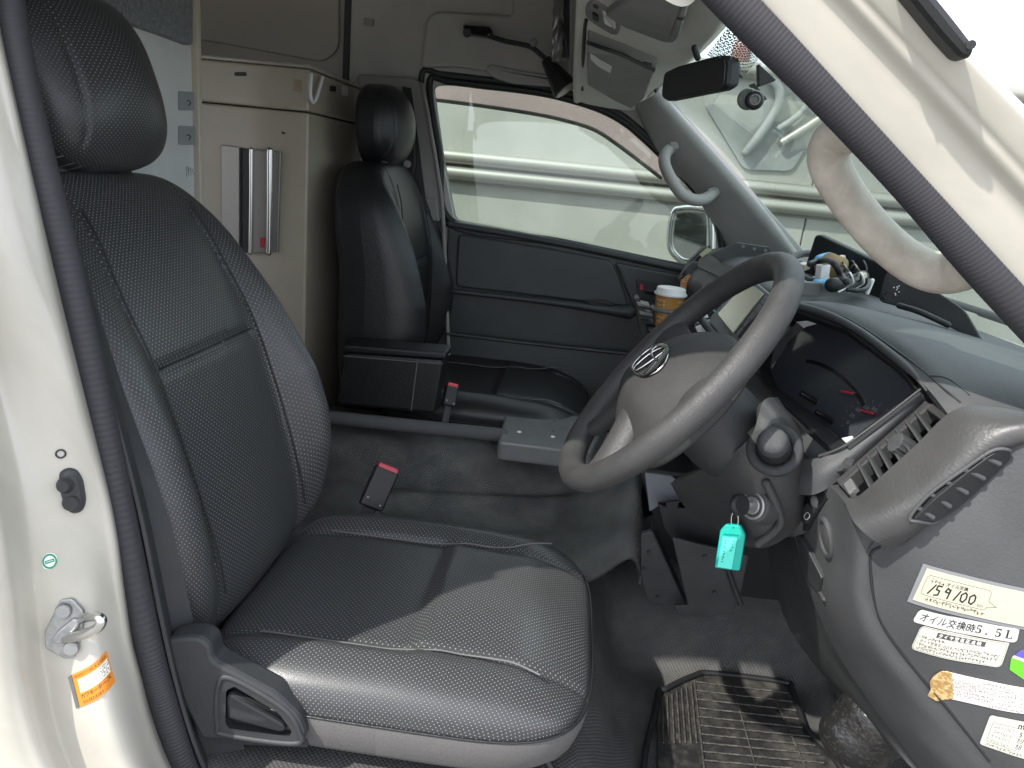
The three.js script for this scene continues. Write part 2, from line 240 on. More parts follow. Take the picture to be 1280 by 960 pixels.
// ------------------------------------------------------------------ setting: ground, van shell, floor, linings
struct('ground', fromGrid([0, 1].map((j) => [0, 1].map((i) => V(-90 + 180 * i, -0.62, 90 - 180 * j))), 1, 1), M.asphalt);
const ROOF = 1.78;
struct('ceiling', box(-3.2, 0.12, ROOF, ROOF + 0.03, -0.84, 0.84), M.lining);
{ // rear of the van: far wall with a pressed panel, near wall, back wall
  const w = struct('wall', [box(-3.2, -0.735, -0.2, ROOF, -0.83, -0.79), box(-3.2, -0.62, -0.62, 0.7, 0.82, 0.85), box(-3.2, -0.62, 1.4, ROOF, 0.82, 0.85), box(-1.15, -0.62, 0.7, 1.4, 0.82, 0.85), box(-3.2, -2.9, 0.7, 1.4, 0.82, 0.85), box(-3.25, -3.2, -0.3, ROOF, -0.84, 0.84)], M.rearwall);
  part('wall_panel', plate([at(252, -60, -0.785), at(424, -60, -0.785), at(424, 62, -0.785), at(405, 78, -0.785), at(252, 50, -0.785), at(160, 40, -0.785)], 0.016, { r: 0.05, bevel: 0.004, off: 0.006 }), M.rearwall, w);
  part('corner_trim', box(-0.735, -0.715, -0.1, ROOF, -0.8, -0.755), M.dark, w);
}
// floor: engine cover sheet, seat platform and footwell, kick-up
const FL = thing('floor'); FL.userData = { kind: 'structure' };
part('engine_cover_sheet', surf([
  [[-0.36, 0.44], [-0.25, 0.44], [-0.175, 0.435], [-0.13, 0.38], [-0.1, 0.352], [-0.05, 0.342], [0.0, 0.335], [0.1, 0.325], [0.22, 0.31]].map(([z, y]) => V(-0.85, y, z)),
  [[-0.36, 0.44], [-0.25, 0.44], [-0.175, 0.435], [-0.13, 0.38], [-0.1, 0.352], [-0.05, 0.342], [0.0, 0.335], [0.1, 0.325], [0.22, 0.31]].map(([z, y]) => V(-0.5, y, z)),
  [[-0.36, 0.44], [-0.25, 0.44], [-0.18, 0.435], [-0.13, 0.385], [-0.1, 0.353], [-0.06, 0.355], [-0.02, 0.334], [0.1, 0.326], [0.22, 0.31]].map(([z, y]) => V(-0.3, y, z)),
  [[-0.36, 0.44], [-0.25, 0.44], [-0.2, 0.435], [-0.14, 0.39], [-0.11, 0.357], [-0.08, 0.362], [-0.03, 0.336], [0.1, 0.33], [0.22, 0.315]].map(([z, y]) => V(-0.15, y, z)),
  [[-0.36, 0.44], [-0.25, 0.44], [-0.2, 0.435], [-0.15, 0.4], [-0.12, 0.37], [-0.09, 0.372], [-0.03, 0.345], [0.1, 0.335], [0.22, 0.32]].map(([z, y]) => V(0.0, y, z)),
  [[-0.36, 0.45], [-0.25, 0.45], [-0.19, 0.445], [-0.14, 0.425], [-0.1, 0.41], [-0.06, 0.405], [-0.02, 0.39], [0.08, 0.37], [0.19, 0.335]].map(([z, y]) => V(0.1, y, z)),
  [[-0.36, 0.47], [-0.25, 0.48], [-0.19, 0.48], [-0.14, 0.478], [-0.1, 0.475], [-0.06, 0.47], [-0.0, 0.455], [0.08, 0.42], [0.15, 0.375]].map(([z, y]) => V(0.18, y, z)),
  [[-0.36, 0.46], [-0.25, 0.46], [-0.19, 0.46], [-0.14, 0.455], [-0.1, 0.45], [-0.06, 0.445], [0.0, 0.425], [0.08, 0.39], [0.15, 0.345]].map(([z, y], i) => V(0.213 + 0.004 * Math.sin(i * 2), y, z)),
  [[-0.36, 0.39], [-0.25, 0.39], [-0.19, 0.39], [-0.14, 0.39], [-0.1, 0.39], [-0.06, 0.385], [0.0, 0.372], [0.08, 0.352], [0.15, 0.32]].map(([z, y], i) => V(0.207 + 0.006 * Math.sin(i * 1.7), y, z)),
], 90, 90, 0.006), M.rubber, FL);
const footY = table([[-0.9, 0.285], [-0.3, 0.29], [0, 0.295], [0.09, 0.295], [0.125, 0.26], [0.17, 0.165], [0.215, 0.128], [0.26, 0.12], [0.66, 0.12], [0.74, 0.2], [0.84, 0.42], [0.9, 0.62]]);
const sideLift = (x, z) => (x > 0.1 ? sm(0.1, 0.26, x) : 0) * table([[-0.05, 0.24], [0.02, 0.19], [0.07, 0.12], [0.115, 0.03], [0.15, 0], [2, 0]])(z);
{ const xs = [], zs = []; for (let i = 0; i <= 120; i++) xs.push(-0.9 + 1.8 * i / 120); for (let j = 0; j <= 60; j++) zs.push(-0.1 + 0.92 * j / 60);
  const pts = zs.map((z) => xs.map((x) => V(x, footY(x) + sideLift(x, z) + 0.17 * sm(0.3, 0.62, z) * sm(0.7, 0.8, x) * 0.6 + 0.0016 * Math.sin(z * 40 + x * 21) + 0.05 * sm(0.56, 0.62, x) * sm(0.66, 0.6, x + 0) * sm(0.3, 0.1, z), z)));
  part('footwell_sheet', fromGrid(pts.reverse(), 120, 60, 0.006), M.rubberFloor, FL); }
part('floor_pan', [box(-3.2, 0.9, -0.4, -0.36, -0.82, 0.8), box(-3.2, -0.62, -0.3, 0.05, -0.79, 0.8), box(-0.6, 0.1, 0.0, 0.27, -0.79, 0.74), box(-0.6, 0.1, 0.1, 0.29, -0.78, -0.12), box(-0.6, 0.1, 0.1, 0.42, -0.78, -0.28)], M.black, FL);
part('front_bulkhead', [box(0.93, 0.97, -0.4, 0.84, -0.82, 0.82), box(0.2, 0.94, -0.02, 0.4, -0.79, -0.2)], M.black, FL);

// ------------------------------------------------------------------ parked vehicle seen through the windows
{
  const t = thing('parked_truck', 'cream sided parked vehicle with double rails seen through the far windows', 'truck');
  const z = -1.95, seams = [-5, -2.3, -0.75, 1.0, 2.6, 5.5];
  for (let i = 0; i < 5; i++) part('side_panel', box(seams[i], seams[i + 1] - 0.004, 0.1, 1.6, z - 0.06, z, 0.008), M.truck, t);
  part('body', box(-5, 5.5, -0.1, 1.57, z - 2.2, z - 0.062), M.truck, t);
  part('skirt', box(-5, 5.5, -0.25, 0.1, z - 0.07, z - 0.01), M.truckGrey, t);
  for (const y of [1.137, 1.068]) part('rail', tube([V(-5, y, z + 0.02), V(0, y - 0.004, z + 0.02), V(5.5, y - 0.006, z + 0.02)], 0.03, { seg: 12, rad: 16 }), M.rail, t);
  part('rail', tube([V(-5, 1.6, z + 0.02), V(0, 1.6, z + 0.02), V(5.5, 1.6, z + 0.02)], 0.034, { seg: 12, rad: 16 }), M.rail, t);
  part('rail_base', box(-5, 5.5, 1.088, 1.116, z - 0.002, z + 0.012, 0.002), S({ color: C(0.09, 0.09, 0.075), roughness: 0.6 }), t);
  part('rail_base', box(-5, 5.5, 1.022, 1.042, z - 0.002, z + 0.012, 0.002), S({ color: C(0.16, 0.16, 0.13), roughness: 0.6 }), t);
  part('side_plate', plate(px([[880, 130], [968, 128], [1010, 180], [990, 214], [930, 212]], z + 0.012), 0.012, { r: 0.03 }), M.truckGrey, t);
  part('diagonal_bar', tube([at(978, 178, z + 0.03), at(1010, 158, z + 0.03), at(1046, 134, z + 0.03)], 0.018, { rad: 12 }), M.rail, t);
  part('hose', tube(px([[962, 96], [974, 112], [972, 134], [950, 168], [933, 190]], z + 0.03), 0.02, { rad: 12 }), M.truckGrey, t);
  part('hose', tube(px([[1015, 118], [1002, 140], [985, 154], [975, 160]], z + 0.03), 0.015, { rad: 12 }), M.truckGrey, t);
  part('marker_lamp', place(new THREE.SphereGeometry(0.07, 20, 12).scale(0.6, 1.2, 0.5), V(0.6, 1.66, z - 0.02), V(0, 0, 1)), S({ color: C(0.36, 0.17, 0.15), roughness: 0.3 }), t);
  part('placard', plate(px([[950, 62], [966, 60], [972, 84], [952, 86]], z + 0.05), 0.006), M.white, t);
}

// ------------------------------------------------------------------ far side of the cab: door, linings, pillar
const ZW = -0.79;
const WIN = [[537, 104], [562, 102], [606, 107], [650, 112], [692, 119], [744, 134], [778, 151], [805, 173], [826, 193], [850, 216], [874, 244], [892, 268], [900, 292], [899, 338], [850, 333], [700, 302], [566, 277], [550, 195]];
{
  const w = thing('side_lining'); w.name = 'wall_lining'; w.userData = { kind: 'structure' };
  const q = (a, b) => at(a, b, ZW + 0.03), tl = q(436, -110), hole = WIN.map(([a, b]) => q(a, b));
  part('lining_sheet', plate([V(-0.72, -0.2, ZW + 0.03), V(-0.72, 1.78, ZW + 0.03), V(0.1, 1.78, ZW + 0.03), V(0.17, 1.38, ZW + 0.03), V(0.7, 0.93, ZW + 0.03), V(0.95, 0.8, ZW + 0.03), V(0.95, -0.2, ZW + 0.03)], 0.05, { holes: [{ pts: hole, r: 0.02 }], r: 0.01, bevel: 0.004 }), M.lining, w);
  part('lining_panel', plate(px([[526, 84], [533, 24], [545, 14], [640, 20], [640, -120], [720, -120], [712, 100], [640, 94], [570, 83]], ZW + 0.052), 0.03, { r: 0.016, bevel: 0.008 }), M.lining, w);
  part('hand_grip', plate(px([[606, 86], [614, 80], [650, 88], [694, 94], [706, 102], [690, 108], [640, 104], [616, 97]], ZW + 0.066), 0.024, { r: 0.012, bevel: 0.007 }), M.lining, w);
  part('plug_cover', plate(px([[455, 22], [467, 24], [466, 33], [454, 31]], ZW + 0.036), 0.006, { r: 0.003 }), M.trim, w);
}
{
  const d = thing('passenger_door', 'far passenger door with black trim and large window', 'door');
  const zt = ZW + 0.035;
  part('trim_panel', plate([at(559, 279, zt), at(700, 303, zt), at(850, 334, zt), at(935, 352, zt), V(0.62, 0.1, zt), V(-0.36, 0.1, zt)], 0.03, { r: 0.012, bevel: 0.006 }), M.door, d);
  part('window_ledge', tube(px([[562, 280], [640, 293], [740, 312], [850, 336], [900, 346]], zt), 0.011, { rad: 10 }), M.door, d);
  part('upper_pad', plate(px([[572, 292], [690, 311], [764, 326], [776, 350], [787, 384], [740, 379], [650, 368], [569, 359]], zt + 0.009), 0.02, { r: 0.02, bevel: 0.007 }), M.door, d);
  part('pull_handle', tube(px([[566, 364], [640, 372], [700, 379], [760, 387], [786, 390]], zt + 0.02), 0.013, { rf: (t) => 0.008 + 0.014 * t * t }), M.door, d);
  part('pull_recess', plate(px([[728, 375], [758, 376], [770, 383], [740, 381]], zt + 0.031), 0.01, { r: 0.005 }), M.black, d);
  part('switch_panel', plate(px([[768, 328], [880, 350], [880, 410], [800, 400], [790, 380]], zt + 0.016), 0.02, { r: 0.014, bevel: 0.006 }), M.door, d);
  const sp = part('lock_plate', plate(px([[795, 349], [822, 353], [824, 378], [798, 374]], zt + 0.02), 0.008, { r: 0.004 }), M.black, d);
  part('lock_mark', plate(px([[800, 355], [804, 356], [804, 363], [800, 362]], zt + 0.0215), 0.002, { r: 0.001 }), M.red, sp);
  part('lock_lever', plate(px([[806, 362], [819, 364], [819, 369], [806, 367]], zt + 0.026), 0.008, { r: 0.003 }), M.gloss, sp);
  part('map_pocket', plate([at(560, 416, zt + 0.035), at(660, 428, zt + 0.035), at(790, 442, zt + 0.035), V(0.3, 0.25, zt + 0.045), V(-0.36, 0.25, zt + 0.045)], 0.05, { r: 0.02, bevel: 0.008 }), M.door, d);
  part('pocket_lip', tube(px([[560, 417], [660, 429], [790, 443]], zt + 0.036), 0.006), M.door, d);
  part('window_seal', tube(WIN.map(([a, b]) => at(a, b, ZW + 0.028)), 0.011, { closed: true, seg: 150, rad: 8 }), M.black, d);
  part('window_frame', tube(WIN.map(([a, b], i) => { const c = [720, 215]; return at(a + (a - c[0]) * 0.045 - 2, b + (b - c[1]) * 0.06 - 2, ZW + 0.03); }), 0.009, { closed: true, seg: 150, rad: 8 }), M.dark, d);
  const gp = WIN.map(([a, b]) => at(a, b, ZW - 0.012));
  part('window_glass', plate(gp, 0.003, { bevel: 0, r: 0.01 }), M.glass, d);
  // tinted rain visor along the top of the window, outside
  const top = [[534, 100], [606, 104], [692, 115], [744, 130], [778, 147], [826, 190], [872, 240], [896, 276]], bot = [[538, 124], [600, 132], [660, 141], [700, 149], [740, 161], [768, 178], [800, 202], [826, 222]];
  const vis = surf([bot.map(([a, b]) => at(a, b, ZW - 0.075)), bot.map(([a, b], i) => at(lerp(a, top[i][0], 0.5), lerp(b, top[i][1], 0.5), ZW - 0.062)), top.map(([a, b]) => at(a, b, ZW - 0.03))], 40, 8, 0.002);
  part('rain_visor', vis, new THREE.MeshPhysicalMaterial({ color: C(0.97, 0.86, 0.86), transmission: 0.85, roughness: 0.2, thickness: 0, side: THREE.DoubleSide }), d);
  part('visor_edge', tube(bot.map(([a, b]) => at(a, b, ZW - 0.075)), 0.006), S({ color: C(0.16, 0.15, 0.13), roughness: 0.4 }), d);
}
{ // far B pillar trim and belt
  const p = thing('belt_pillar', 'grey trim pillar with anchor knob behind the passenger seat', 'pillar');
  part('upper_trim', plate(px([[446, 92], [520, 97], [527, 106], [545, 200], [553, 274], [520, 274], [447, 240]], ZW + 0.065), 0.04, { r: 0.012, bevel: 0.006 }), M.trim, p);
  part('lower_trim', plate(px([[447, 240], [520, 274], [555, 276], [561, 480], [447, 480]], ZW + 0.062), 0.04, { r: 0.01, bevel: 0.005 }), M.dark, p);
  part('trim_edge', tube(px([[528, 106], [536, 150], [547, 215], [554, 277], [562, 470]], ZW + 0.07), 0.006), M.trim, p);
  part('anchor_cover', plate(px([[527, 246], [546, 249], [549, 277], [530, 274]], ZW + 0.082), 0.014, { r: 0.006, bevel: 0.004 }), M.trim, p);
  const k = at(533, 265, ZW + 0.082); part('anchor_knob', cyl(k, k.clone().add(V(0, 0, 0.015)), 0.013, 0.011), M.dark, p);
  const b = thing('seat_belt', 'black seat belt hanging beside the passenger headrest', 'seat belt');
  part('strap', surf([px([[503, 108], [514, 110]], ZW + 0.075), px([[508, 150], [520, 152]], ZW + 0.08), px([[516, 205], [527, 208]], ZW + 0.082), px([[524, 250], [533, 254]], ZW + 0.08)], 6, 20, 0.0015), M.black, b);
  part('belt_guide', plate(px([[504, 168], [518, 165], [520, 208], [516, 222], [505, 212]], ZW + 0.1), 0.02, { r: 0.008, bevel: 0.004 }), M.black, b);
  part('guide_bolt', cyl(at(509, 205, ZW + 0.1), at(509, 205, ZW + 0.108), 0.011), M.trim, b);
}
// far windscreen pillar
{
  const p = thing('windscreen_pillar', 'grey trimmed far windscreen pillar with a grab handle', 'pillar');
  part('pillar_trim', surf([
    [at(792, 118, -0.76), at(795, 128, -0.73), at(803, 126, -0.69), at(818, 118, -0.66), at(820, 112, -0.68)],
    [at(826, 192, -0.77), at(832, 188, -0.735), at(842, 175, -0.695), at(853, 158, -0.665), at(855, 152, -0.68)],
    [at(870, 240, -0.77), at(878, 236, -0.735), at(890, 224, -0.69), at(906, 217, -0.66), at(908, 211, -0.68)],
    [at(903, 296, -0.77), at(914, 294, -0.735), at(935, 284, -0.69), at(958, 279, -0.655), at(960, 273, -0.67)],
    [at(915, 345, -0.77), at(935, 345, -0.735), at(965, 335, -0.69), at(992, 324, -0.65), at(994, 318, -0.66)],
  ], 20, 40, 0.01), M.pillar, p);
  part('screen_edge', tube([at(820, 113, -0.675), at(855, 153, -0.675), at(908, 212, -0.675), at(960, 274, -0.665), at(994, 319, -0.655)], 0.006), M.black, p);
  const g = part('grab_handle', tube([at(841, 183, -0.70), at(832, 192, -0.665), at(831, 206, -0.645), at(840, 226, -0.64), at(853, 243, -0.64), at(868, 250, -0.645), at(882, 248, -0.66), at(893, 240, -0.69)], 0.0165, { rad: 14, seg: 60 }), M.pillar, p, 'grey grab handle on the far windscreen pillar');
  for (const [a, b] of [[842, 182], [890, 240]]) part('mount_cap', plate(px([[a - 6, b - 5], [a + 5, b - 5], [a + 8, b + 4], [a - 3, b + 7]], -0.668), 0.03, { r: 0.008, bevel: 0.005 }), M.trim, g);
}
// outside mirror of the far door
{
  const m = thing('door_mirror', 'chrome rimmed door mirror outside the far window', 'mirror');
  const rim = [[842, 268], [852, 262], [872, 262], [886, 268], [888, 300], [884, 322], [862, 327], [848, 322], [838, 305]].map(([a, b], i) => at(a, b, -1.02 + (a - 840) * 0.001));
  part('mirror_housing', plate(rim, 0.09, { r: 0.02, bevel: 0.02, off: -0.004 }), M.white, m);
  part('mirror_rim', tube(rim, 0.013, { closed: true, seg: 80 }), M.chrome, m);
  part('mirror_glass', plate(rim, 0.004, { r: 0.02, bevel: 0.001, off: 0.004 }), S({ color: C(0.75), metalness: 1, roughness: 0.04 }), m);
  part('mirror_arm', tube([at(884, 318, -1.02), at(893, 325, -0.92), at(901, 326, -0.83)], 0.02), M.black, m);
}

// ------------------------------------------------------------------ behind the seats: cabinet, rack, partition
{
  const c = thing('storage_cabinet', 'beige cabinet with rounded corner behind the passenger seat', 'cabinet');
  const X = -0.665, Z = -0.3, yT = 1.281, yJ = 1.186;
  part('lower_panel', box(-2.4, X, -0.1, yJ - 0.002, -0.75, Z, 0.006), M.cabinet, c);
  part('upper_panel', box(-2.4, X, yJ + 0.001, yT, -0.75, Z, 0.006), M.cabinet, c);
  part('top_lip', box(-2.4, X + 0.004, yT + 0.001, yT + 0.009, -0.755, Z + 0.005, 0.003), M.rearwall, c);
  part('finger_hole', plate(px([[293, 90], [308, 90], [308, 95], [293, 95]], Z + 0.001), 0.002, { r: 0.008, bevel: 0.0005, off: 0.0012 }), M.black, c);
  part('tape_patch', plate(px([[367, 99], [377, 100], [377, 115], [366, 114]], Z + 0.001), 0.001, { r: 0.001, bevel: 0.0003, off: 0.0006 }), S({ color: C(0.33, 0.26, 0.18), roughness: 0.8 }), c);
  part('chip_mark', plate(px([[352, 164], [357, 166], [356, 168], [352, 167]], Z + 0.001), 0.001, { r: 0.001, bevel: 0.0003, off: 0.0006 }), M.black, c);
  part('corner_hook', tube([atX(389, 93, X + 0.012), atX(388, 116, X + 0.014), atX(390, 126, X + 0.014), atX(393, 127, X + 0.014), atX(397, 118, X + 0.014), atX(403, 97, X + 0.012)], 0.004), M.white, c);
  part('screw_hole', plate([[413, 107], [420, 108], [420, 115], [413, 114]].map(([a, b]) => atX(a, b, X + 0.002)), 0.002, { r: 0.001, bevel: 0.0004 }), M.black, c);
  part('data_label', plate([[428, 107], [435, 108], [435, 120], [428, 119]].map(([a, b]) => atX(a, b, X + 0.0015)), 0.001, { r: 0.001, bevel: 0.0003 }), M.white, c);
  const r = thing('slotted_rack', 'silver slotted metal rack mounted on the beige cabinet', 'rack');
  const zz = Z + 0.002;
  part('left_plate', plate(px([[276, 181], [299, 184], [299, 316], [277, 313]], zz + 0.012), 0.01, { r: 0.003 }), M.alu, r);
  part('slot', plate(px([[299, 184], [311, 186], [311, 316], [299, 316]], zz + 0.004), 0.003, { r: 0.001 }), M.black, r);
  part('round_bar', tube([at(314, 187, zz + 0.014), at(314, 250, zz + 0.014), at(313, 316, zz + 0.014)], 0.006), M.chrome, r);
  part('middle_plate', plate(px([[316, 187], [333, 188], [333, 316], [315, 316]], zz + 0.014), 0.012, { r: 0.003 }), M.alu, r);
  part('round_bar', tube([at(337, 188, zz + 0.02), at(337, 250, zz + 0.02), at(336, 316, zz + 0.02)], 0.008), M.chrome, r);
  part('right_plate', plate(px([[341, 188], [351, 190], [347, 315], [339, 316]], zz + 0.012), 0.01, { r: 0.003 }), M.alu, r);
  part('red_tag', plate(px([[325, 297], [331, 297], [330, 310], [325, 309]], zz + 0.0155), 0.001, { r: 0.001, bevel: 0.0003 }), M.red, r);
  const w = thing('partition_board', 'white partition board behind the driver seat with two grey labels', 'partition');
  const XP = -0.85;
  part('board', box(XP - 0.02, XP, -0.1, 1.5, -0.112, 0.8, 0.004), M.white, w);
  part('edge_post', box(XP - 0.022, XP + 0.012, -0.1, 1.5, -0.13, -0.113, 0.003), M.cream, w);
  for (const [y0, y1] of [[114, 138], [157, 181]]) { const l = part('grey_label', plate([[223, y0], [243, y0 + 1], [243, y1], [223, y1]].map(([a, b]) => atX(a, b, XP + 0.001)), 0.001, { r: 0.004, bevel: 0.0003, off: 0.001 }), S({ color: C(0.34, 0.36, 0.37), roughness: 0.5 }), w);
    part('label_mark', tube([atX(234, y0 + 12, XP + 0.003), atX(237, y0 + 12, XP + 0.003), atX(238, y0 + 15, XP + 0.003), atX(236, y0 + 18, XP + 0.003)], 0.0009, { rad: 5 }), M.dark, l); }
  for (let i = 0; i < 4; i++) part('pen_stroke', tube([atX(232 + i * 3, 212 + (i % 2) * 3, XP + 0.001), atX(234 + i * 2, 208 + i, XP + 0.001), atX(233 + i * 3, 221 - i, XP + 0.001)], 0.0007, { rad: 4 }), S({ color: C(0.4) }), w);
  const fpts = (x) => [[100, -30], [243, -30], [243, 58], [205, 44], [165, 30], [110, 18]].map(([a, b]) => atX(a, b, x));
  const f = solo('felt_blanket', plate(fpts(XP + 0.02), 0.035, { r: 0.01, bevel: 0.008 }), M.felt, 'grey felt padding above the white partition board', 'padding');
}

// ------------------------------------------------------------------ headliner over the windscreen and what hangs there
const HF = [[-0.74, 0.12, 1.30], [-0.64, 0.152, 1.342], [-0.42, 0.18, 1.356], [-0.2, 0.195, 1.368], [0.0, 0.205, 1.385], [0.15, 0.2, 1.39], [0.35, 0.18, 1.385], [0.55, 0.13, 1.34], [0.72, 0.08, 1.27]];
const HR = [[-0.74, 1.31], [-0.64, 1.305], [-0.42, 1.322], [-0.2, 1.385], [0.0, 1.43], [0.15, 1.45], [0.35, 1.44], [0.55, 1.40], [0.72, 1.32]];
const HL = thing('headliner', 'pale headliner panel above the windscreen with pocket and lamp', 'headliner');
const hp = part('header_panel', surf([
  HR.map(([z, y]) => V(-0.055, ROOF, z)), HR.map(([z, y]) => V(-0.052, lerp(y, ROOF, 0.5), z)), HR.map(([z, y]) => V(-0.05, y + 0.02, z)), HR.map(([z, y]) => V(-0.03, y, z)),
  HR.map(([z, y], i) => V(lerp(-0.03, HF[i][1], 0.5), lerp(y, HF[i][2], 0.5) - 0.004, z)), HF.map(([z, x, y]) => V(x - 0.01, y, z)), HF.map(([z, x, y]) => V(x + 0.005, y + 0.012, z)),
], 48, 60, 0.006), M.header, HL);
{
  const pk = part('pocket_lid', plate(pxq([[735, 36], [782, 55], [822, 72], [806, 106], [790, 115], [768, 113], [735, 97]], hp), 0.05, { r: 0.01, bevel: 0.004, off: 0.03 }), M.trim, HL);
  part('pocket_slot', plate(pxq([[738, 31], [784, 50], [824, 68], [823, 71], [783, 54], [737, 35]], hp), 0.003, { r: 0.001, bevel: 0.0005, off: 0.0315 }), M.black, HL);
  part('white_strip', plate(pxq([[738, 64], [750, 74], [765, 82], [763, 90], [748, 82], [738, 73]], pk), 0.001, { r: 0.001, bevel: 0.0003, off: 0.0025 }), M.paper, pk);
  part('lid_catch', plate(pxq([[804, 76], [815, 79], [812, 85], [803, 82]], pk), 0.006, { r: 0.003, off: 0.005 }), M.dark, pk);
  const bz = part('lamp_bezel', plate(pxq([[733, 2], [744, -2], [768, 14], [778, 25], [775, 36], [766, 35], [744, 22], [735, 14]], hp), 0.02, { r: 0.014, bevel: 0.004, off: 0.014 }), M.trim, HL);
  part('lamp_lens', plate(pxq([[753, 12], [770, 20], [770, 35], [755, 26]], bz), 0.008, { r: 0.004, bevel: 0.003, off: 0.006 }), new THREE.MeshPhysicalMaterial({ color: C(0.8), roughness: 0.25, clearcoat: 1, side: THREE.DoubleSide }), bz);
  part('lamp_switch', plate(pxq([[741, 14], [748, 18], [748, 25], [741, 21]], bz), 0.008, { r: 0.002, off: 0.005 }), M.black, bz);
  part('lamp_switch', plate(pxq([[741, 4], [748, 7], [748, 12], [741, 9]], bz), 0.008, { r: 0.002, off: 0.004 }), M.dark, bz);
  part('edge_groove', tube(pxq([[728, 112], [729, 70], [731, 36], [733, 24]], hp), 0.004, { rad: 8 }), M.dark, HL);
  const vz = solo('sun_visor', plate([[764, -6], [862, -12], [856, 24], [846, 38], [832, 40], [784, 20]].map(([a, b]) => { const h = hit(a, Math.max(b, -20), hp); return h.p.addScaledVector(h.n, 0.025); }), 0.018, { r: 0.012, bevel: 0.006 }), M.trim, 'brownish grey sun visor folded under the headliner', 'sun visor');
  part('visor_clip', cyl(hit(851, 23, vz).p, hit(851, 23, vz).p.clone().add(V(0.0, 0.02, 0.02)), 0.006), M.dark, vz);
}
{ // dark torn trim with foil hanging by the headliner's edge
  const t = thing('foil_strip', 'crumpled dark foil strip hanging beside the pale headliner', 'strip');
  const zz = -0.35;
  part('backing', plate(px([[694, -40], [712, -40], [712, 72], [706, 74], [690, 60]], zz - 0.01), 0.02, { r: 0.008 }), M.black, t);
  const rows = []; for (let j = 0; j <= 14; j++) { const y = -30 + j * 7.6, row = []; for (let i = 0; i <= 4; i++) row.push(at(692 + i * 3.2 - j * 0.15 + (rnd() - 0.5) * 2, y + (rnd() - 0.5) * 3, zz + 0.004 + rnd() * 0.012)); rows.push(row); }
  part('foil', fromGrid(rows.reverse(), 4, 14, 0.001), S({ color: C(0.2, 0.2, 0.19), metalness: 0.6, roughness: 0.35 }), t);
  part('cord', tube(px([[700, 28], [706, 44], [709, 62]], zz + 0.02), 0.004), M.dark, t);
}
{ // flexible reading lamp on the side lining
  const t = thing('reading_lamp', 'black gooseneck reading lamp on the wall above the far window', 'lamp');
  const z0 = ZW + 0.075;
  part('lamp_base', plate(px([[578, 30], [612, 33], [616, 40], [612, 46], [580, 42]], z0 + 0.03), 0.04, { r: 0.008, bevel: 0.005 }), M.gloss, t);
  part('base_ring', cyl(at(584, 41, z0 + 0.03), at(584, 41, z0 + 0.04), 0.012), M.dark, t);
  part('gooseneck', tube([at(612, 45, z0 + 0.02), at(630, 51, z0 + 0.05), at(650, 55, z0 + 0.07), at(664, 59, z0 + 0.08), at(678, 70, z0 + 0.09), at(686, 78, z0 + 0.09)], 0.006, { seg: 90, rf: (u) => 0.0065 + 0.0009 * Math.sin(u * 240) }), M.dark, t);
  part('neck_knob', new THREE.SphereGeometry(0.011, 14, 10).translate(...at(667, 53, z0 + 0.09).toArray()), M.trim, t);
  const a = at(682, 74, z0 + 0.09), b = at(707, 112, z0 + 0.1), dir = b.clone().sub(a).normalize();
  part('lamp_head', cyl(a, b, 0.014, 0.036), M.black, t);
  part('lamp_lens', cyl(b.clone().addScaledVector(dir, -0.002), b.clone().addScaledVector(dir, 0.003), 0.031), S({ color: C(0.35, 0.33, 0.28), roughness: 0.25 }), t);
}
{ // rear-view mirror and camera behind it
  const t = thing('rear_view_mirror', 'black rear view mirror hanging below the headliner', 'mirror');
  const c4 = [at(826, 91, -0.07), at(850, 82, -0.04), at(896, 68, 0.055), at(910, 73, 0.075), at(908, 108, 0.07), at(900, 113, 0.06), at(832, 127, -0.07), at(825, 122, -0.08)];
  part('mirror_body', plate(c4, 0.035, { r: 0.012, bevel: 0.01 }), M.black, t);
  part('mirror_face', plate(c4.map((p) => p.clone().lerp(at(866, 97, 0), 0.07)), 0.003, { r: 0.01, bevel: 0.001, off: 0.0015 }), S({ color: C(0.025, 0.03, 0.03), roughness: 0.12 }), t);
  part('mirror_stem', tube([at(872, 72, 0.0), at(870, 66, 0.0), at(868, 60, 0.0)], 0.006), M.black, t);
  const k = thing('dash_camera', 'small round black camera on the windscreen below the mirror', 'camera');
  const cp = at(909, 122, 0.0).add(V(0.05, 0, 0)), cd = EYE.clone().sub(cp).normalize(), fr = (a, b) => cp.clone().addScaledVector(AX, a).addScaledVector(AY, b);
  part('camera_body', cyl(cp.clone().addScaledVector(cd, -0.02), cp.clone().addScaledVector(cd, 0.012), 0.018, 0.0165, 28, 0.006), M.black, k);
  part('lens_ring', place(new THREE.TorusGeometry(0.0085, 0.0015, 10, 28), cp.clone().addScaledVector(cd, 0.0125).add(V(0.001, 0.001, 0)), cd), M.trim, k);
  part('camera_lens', cyl(cp.clone().addScaledVector(cd, 0.008), cp.clone().addScaledVector(cd, 0.014), 0.0068), S({ color: C(0.12), roughness: 0.2 }), k);
  part('camera_case', cyl(fr(-0.012, 0.002).addScaledVector(cd, -0.03), fr(-0.012, 0.002).addScaledVector(cd, -0.002), 0.02, 0.018), M.grey, k);
  part('camera_mount', plate([at(913, 76, 0.03), at(936, 97, 0.03), at(914, 105, 0.03)].map((p) => p.add(V(0.05, 0, 0))), 0.02, { r: 0.003 }), M.black, k);
}

